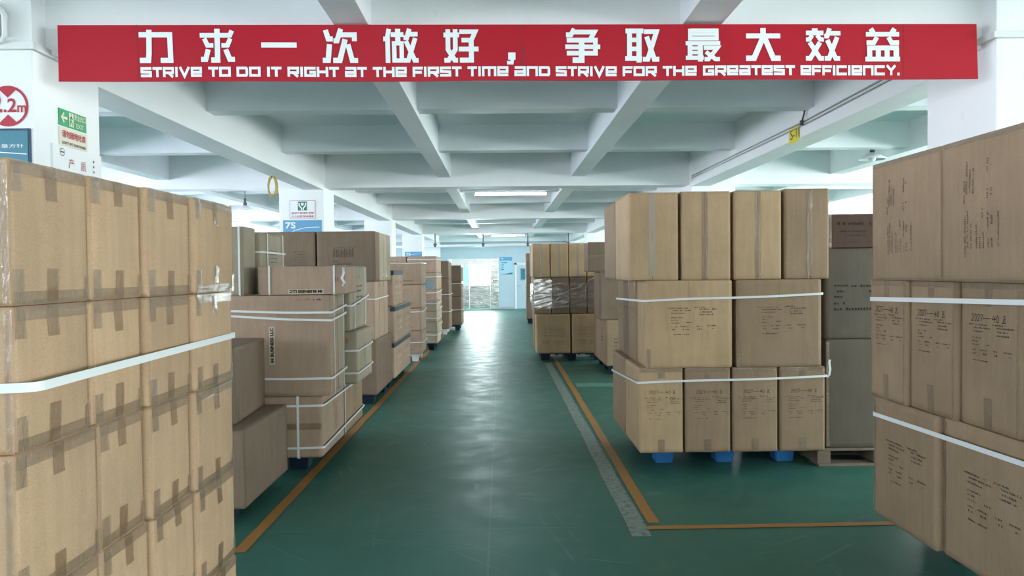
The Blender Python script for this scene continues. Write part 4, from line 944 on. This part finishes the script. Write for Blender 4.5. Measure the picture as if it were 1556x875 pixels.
# ------------------------------------------------------------------ lamps
def tube_light(label, x0, x1, y):
    t = thing('ceiling_light', label, 'light', ((x0 + x1) / 2, y, ZT), 0, 'fluorescent lights over the aisle')
    L = x1 - x0; bm = bmesh.new(); bx(bm, -L / 2, L / 2, -.05, .05, -.022, -.001, .004); bx(bm, -L / 2, -L / 2 + .03, -.045, .045, -.062, -.022, .003); bx(bm, L / 2 - .03, L / 2, -.045, .045, -.062, -.022, .003)
    obj('housing', bm, M['plastic_white'], t)
    for y_ in (-.025, .025):
        bm = bmesh.new(); cyl(bm, (-L / 2 + .03, y_, -.044), (L / 2 - .03, y_, -.044), .016, 12); obj('tube', bm, M['tube'], t)
yA = CY0 + .28 + PITCH / 3
tube_light('lit fluorescent light nearest over the aisle below a cross beam', -.45, .79, yA + PITCH)
tube_light('lit fluorescent light further down over the aisle near the far wall', -.38, .87, CY0 + .28 + PITCH * (3 + 2 / 3))
tube_light('fluorescent light overhead behind the banner beam', -.45, .79, yA - PITCH)
tube_light('fluorescent light overhead behind the camera', -.45, .79, yA - PITCH * 4 / 3)

def bell(label, x, y, z, ztop, r=.15, lit=False):
    t = thing('pendant_lamp', label, 'lamp', (x, y, z), 0, 'pendant lamps in the side bays')
    bm = bmesh.new(); lathe(bm, [(.0, .085), (.03, .085), (.045, .075), (.09, .05), (r, .012), (r, 0), (r - .01, .008), (.06, .045), (.0, .06)], 28); obj('shade', bm, M['sign_white'], t, True)
    bm = bmesh.new(); lathe(bm, [(0, .19), (.012, .19), (.02, .165), (.013, .14), (.026, .12), (.028, .085), (0, .085)], 16); obj('socket', bm, M['dark_metal'], t, True)
    bm = bmesh.new(); cyl(bm, (0, 0, .19), (0, 0, ztop - z), .005, 8); obj('cord', bm, M['wire'], t)
    bm = bmesh.new(); bmesh.ops.create_uvsphere(bm, u_segments=20, v_segments=12, radius=.10 if lit else .04, matrix=Matrix.Translation((0, 0, -.06 if lit else .02))); obj('bulb', bm, M['bulb'] if lit else M['sign_white'], t, True)
bell('unlit bell lamp over the near right stack top', 4.34, 8.8, 2.755, ZC, .15)
bell('unlit bell lamp over the top row on the blue pallet', 4.33, 11.0, 2.72, ZC, .15)
bell('glaring lit lamp in the left bay above the near left stack', -3.69, 11.0, 2.40, ZC, .13, True)

# ------------------------------------------------------------------ overhead pipe by the far wall
t = thing('overhead_pipe', 'white pipe hung on rods across the aisle before the far wall', 'pipe', (0, 27.0, 2.43))
bm = bmesh.new(); cyl(bm, (-7.5, 0, -.05), (7.5, 0, .05), .05, 16); obj('pipe', bm, M['sign_white'], t, True)
for x in (-4.2, -2.35, -.64, .95, 2.4, 4.4):
    bm = bmesh.new(); cyl(bm, (x, 0, .04), (x, 0, .69), .02, 8); lathe(bm, [(.05, -.05), (.062, -.03), (.062, .07), (.02, .09)], 16, (x, 0, 0)); obj('hanger_rod', bm, M['dark_metal'], t)

# ------------------------------------------------------------------ signs
def sign(name, label, loc, rz, w, h, m, cat='sign', th=.006, group=None):
    t = thing(name, label, cat, loc, rz, group); obj('panel', box(-w / 2, w / 2, -th, -.0005, -h / 2, h / 2), M[m], t); return t
def put(t, bm, m, name='lettering', off=.0085):
    shift(bm, 0, -off, 0); return obj(name, bm, M[m], t)
def rect(x0, x1, z0, z1, off=0): 
    bm = bmesh.new(); quad(bm, [(x0, off, z0), (x1, off, z0), (x1, off, z1), (x0, off, z1)]); return bm
def shape(strokes, w):
    bm = bmesh.new()
    for st in strokes:
        for qd in stroke(st, w): quad(bm, [(p.x, 0, p.y) for p in qd])
    for f in bm.faces:
        f.normal_update()
        if f.normal.y > 0: f.normal_flip()
    return bm
def arc(cx, cz, r, a0, a1, n=20): return [(cx + r * math.cos(R(a0 + (a1 - a0) * i / n)), cz + r * math.sin(R(a0 + (a1 - a0) * i / n))) for i in range(n + 1)]
# height limit sign on the front of the near left column
t = sign('height_limit_sign', 'white sign with red ring reading 2.2m on the near left column', (-2.555, CY0, 2.372), 0, .31, .228, 'sign_white')
put(t, shape([arc(.03, .002, .098, 0, 360, 40)], .013), 'sign_red', 'ring')
bm = bmesh.new(); bm.faces.new([bm.verts.new(p) for p in ((-.015, 0, .088), (.03, 0, .045), (.075, 0, .088), (.03, 0, .103))]); bm.faces.new([bm.verts.new(p) for p in ((-.015, 0, -.084), (.03, 0, -.099), (.075, 0, -.084), (.03, 0, -.041))]); put(t, bm, 'sign_red', 'arrow_marks', .009)
bm = text_bm('2', .092, .02, .055); shift(bm, -.055, 0, -.03); b2 = text_bm('.2', .072, .02, .066); shift(b2, .008, 0, -.03); join(bm, b2); b2 = text_bm('m', .036, .015, .045); shift(b2, .078, 0, -.03); join(bm, b2)
put(t, bm, 'sign_red', 'lettering', .0095)
t = sign('notice_board', 'teal notice board below the 2.2m sign on the near left column', (-2.60, CY0, 2.06), 0, .37, .40, 'sign_navy', 'board')
put(t, rect(-.175, .172, -.19, .188), 'sign_teal', 'face', .008); bm = text_bm('七公司质量方针', .02, .0, .27); shift(bm, -.12, 0, .10); put(t, bm, 'sign_white', 'lettering', .009)
put(t, shape([[(-.17, .075), (0, .08), (.165, .068)], [(-.17, -.02), (.0, .0), (.165, -.01)]], .005), 'sign_white', 'stripe', .0092)
# signs on the aisle side of the near left column
RZ = PI / 2
t = sign('exit_sign', 'green exit sign with arrow and running figure on the near left column', (XL, 4.30, 2.368), RZ, .27, .092, 'sign_green')
put(t, shape([[(-.115, 0), (-.06, 0)]], .014), 'sign_cream', 'arrow'); put(t, shape([[(-.092, .026), (-.118, 0), (-.092, -.026)]], .012), 'sign_cream', 'arrow_head', .009)
bm = rect(-.045, .0, -.038, .038); put(t, bm, 'sign_cream', 'pictogram', .0085)
put(t, shape([[(-.022, .022), (-.028, -.004), (-.014, -.018), (-.014, -.034)], [(-.028, -.004), (-.036, -.03)], [(-.036, .008), (-.022, .014), (-.008, .004)], [(-.022, .028), (-.022, .036)]], .008), 'sign_green', 'running_figure', .0095)
bm = text_bm('安全出口', .034, .015, .115); shift(bm, .008, 0, .006); b2 = text_bm('EXIT', .026, .015, .075); shift(b2, .028, 0, -.036); join(bm, b2); put(t, bm, 'sign_cream', 'lettering')
t = sign('no_spitting_sign', 'cream sign with red characters below the exit sign', (XL, 4.303, 2.265), RZ, .275, .10, 'sign_cream')
bm = text_bm('请勿随地吐痰', .042, .015, .235); shift(bm, -.117, 0, -.006); put(t, bm, 'sign_red')
t2_ = shape([[(-.115, -.032), (.118, -.032)]], .001); bm = text_bm('DON\'T SPIT EVERYWHERE', .017, .02, .235); shift(bm, -.117, 0, -.042); put(t, bm, 'black', 'small_lettering'); t2_.free()
t = sign('quality_board', 'white board with red characters on the side of the near left column', (XL, 4.335, 1.96), RZ, .49, .50, 'sign_white', 'board', .012)
bm = text_bm('产', .055, .0); shift(bm, -.10, 0, .135); b2 = text_bm('质', .055, .0); shift(b2, .02, 0, .135); join(bm, b2); put(t, bm, 'sign_red', 'lettering', .0145)
put(t, shape([arc(-.16, .215, .020, 0, 360, 24)], .003), 'black', 'emblem', .0145); put(t, shape([[(-.176, .215), (-.144, .215)]], .006), 'black', 'emblem_bar', .0145)
bm = bmesh.new()
for z in (.205, .175, .145): join(bm, shape([arc(.155, z, .004, 0, 360, 10)], .006))
put(t, bm, 'black', 'dots', .0145)
# signs on the second left column
CY1 = CY0 + PITCH
t = sign('care_sign', 'white sign with green hands emblem and red characters on second left column', (-2.683, CY1, 2.362), 0, .345, .25, 'sign_white', group=None)
put(t, shape([[(-.17, .122), (.17, .122), (.17, -.122), (-.17, -.122), (-.17, .122)]], .004), 'sign_red', 'border')
put(t, rect(-.062, .058, -.012, .108), 'sign_dgreen', 'emblem')
bm = shape([[(-.045, .092), (-.045, .055), (-.014, .018), (-.014, -.008)], [(.041, .092), (.041, .055), (.010, .018), (.010, -.008)]], .017); join(bm, shape([arc(-.002, .073, .011, 0, 360, 18)], .020)); put(t, bm, 'sign_white', 'emblem_hands', .0095)
bm = text_bm('请勿攀爬堆放货物', .030, .01, .30); shift(bm, -.15, 0, -.062); b2 = text_bm('小心轻放保持通道', .030, .01, .30); shift(b2, -.15, 0, -.108); join(bm, b2); put(t, bm, 'sign_red')
def poster(label, x, y, z, w, h, text='7S'):
    t = sign('poster', label, (x, y, z), 0, w, h, 'sign_blue', 'poster')
    bm = bmesh.new(); n = 16; zt = h / 2
    lo = [(-w / 2 + w * i / n, -.06 * w - .22 * h + .16 * w * math.sin(PI * i / n)) for i in range(n + 1)]
    vs = [bm.verts.new((px, 0, max(-h / 2, pz))) for px, pz in lo] + [bm.verts.new((w / 2, 0, -h / 2)), bm.verts.new((-w / 2, 0, -h / 2))]
    f = bm.faces.new(vs[::-1]); f.normal_update()
    if f.normal.y > 0: f.normal_flip()
    put(t, bm, 'sign_pale', 'wave', .0075)
    put(t, shape([[(-w * .46, .02 * h), (-w * .2, .2 * h), (.1 * w, .28 * h), (.45 * w, .29 * h)]], .008 * w / .5), 'sign_white', 'stripe', .008)
    bm = text_bm(text, .17 * w, .03, .27 * w); shift(bm, -.44 * w, 0, zt - .22 * w); put(t, bm, 'sign_white', 'lettering', .0095)
    return t
poster('blue 7S poster with white wave below the hands sign on second left column', -2.69, CY1, 1.99, .52, .46)
poster('small blue 7S poster on the fourth left column far down', -2.665, CY0 + 3 * PITCH, 1.97, .51, .29)
t = sign('wall_chart', 'blue and white chart on the far wall between steel door and side door', (.185, YN, 1.72), 0, .50, .70, 'sign_pale', 'poster')
put(t, rect(-.24, .24, .20, .34), 'sign_blue', 'heading_band', .0075); bm = text_bm('7S', .07, .02); shift(bm, -.2, 0, .235); put(t, bm, 'sign_white', 'heading_lettering', .009)
bm = bmesh.new()
for i, (x, w_) in enumerate(((-.18, .22), (-.18, .1), (-.18, .07), (-.2, .12))): join(bm, rect(x, x + w_, .1 - .09 * i, .135 - .09 * i))
put(t, bm, 'sign_teal', 'text_rows', .0085); bm = bmesh.new(); vs = [bm.verts.new(p) for p in ((-.25, 0, -.35), (.25, 0, -.35), (.25, 0, -.27), (.05, 0, -.31))]; bm.faces.new(vs); put(t, bm, 'sign_teal', 'foot_band', .0088)
# yellow bay tag on the right beam
t = sign('bay_tag', 'yellow tag reading S-1 on the right ceiling beam', (XR, 6.68, 2.675), -PI / 2, .22, .135, 'sign_yellow', 'sign')
bm = text_bm('S-1', .085, .0, .14); shift(bm, -.07, 0, -.035); put(t, bm, 'black')
put(t, rect(.106, .111, -.03, .06), 'black', 'edge_mark', .008)

# ------------------------------------------------------------------ wires, hose, fixtures
bm = bmesh.new()
for dz in (0, .028): tube(bm, [(XR - .012, 4.6, 2.752 + dz), (XR - .012, 6.4, 2.722 + dz), (XR - .012, 8.2, 2.73 + dz), (XR - .012, 10.25, 2.735 + dz)], .006, 6)
tag(obj('cable', bm, M['grey_metal'], None, True), 'pair of thin grey cables running along the right ceiling beam', 'cable')
bm = bmesh.new(); tube(bm, [(XR - .02, 6.40, ZT), (XR - .02, 6.42, 2.80), (XR - .03, 6.44, 2.74)], .008, 8); lathe(bm, [(0, -.02), (.016, -.02), (.016, .02), (0, .02)], 12, (XR - .03, 6.44, 2.735))
tag(obj('cable', bm, M['dark_metal'], None, True), 'short dark cable drop hanging above the yellow tag', 'cable')
bm = bmesh.new(); pts = []
for i in range(66):
    an = 2 * PI * i / 22; q = i / 66.0
    pts.append((-2.655 + (.046 + .010 * q) * math.sin(an) + .01 * q, 8.83 + .02 * (i / 22.0), 2.515 + (.115 + .01 * math.sin(i)) * math.cos(an) - .008 * q))
tube(bm, pts, .007, 8); tag(obj('hose', bm, M['hose'], None, True), 'coil of yellow hose hanging from the left beam by second column', 'hose')
bm = bmesh.new(); tube(bm, [(-2.655, 8.83, 2.61), (-2.655, 8.835, 2.632)], .004, 6)
h = obj('hose_hook', bm, M['dark_metal']); tag(h, 'small hook holding the yellow hose coil under the beam', 'hook')
bm = bmesh.new(); pts = [(XL - .14, 11.4 - .02 + .22 * math.sin(2 * PI * i / 24) * (0.6 + .4 * math.sin(PI * i / 24)), 2.44 + .17 * math.cos(2 * PI * i / 24)) for i in range(25)]
tube(bm, pts, .005, 6); tube(bm, [(XL - .14, 11.38, 2.61), (XL - .14, 11.39, ZB)], .004, 6); tag(obj('cable', bm, M['wire'], None, True), 'black cable loop hanging beside the second left column', 'cable')
t = thing('wall_fixture', 'grey rounded box in a bent pipe frame high on the near left column', 'fixture', (-2.60, CY0, 2.78))
obj('box', box(-.10, .055, -.06, -.001, -.06, .075, .012), M['grey_metal'], t); bm = bmesh.new()
tube(bm, [(-.12, -.045, .10), (.04, -.045, .10), (.075, -.045, .075), (.092, -.045, .045), (.092, -.045, -.06), (.08, -.045, -.08), (.055, -.045, -.088), (-.12, -.045, -.088)], .014, 10); obj('pipe_frame', bm, M['plastic_white'], t, True)
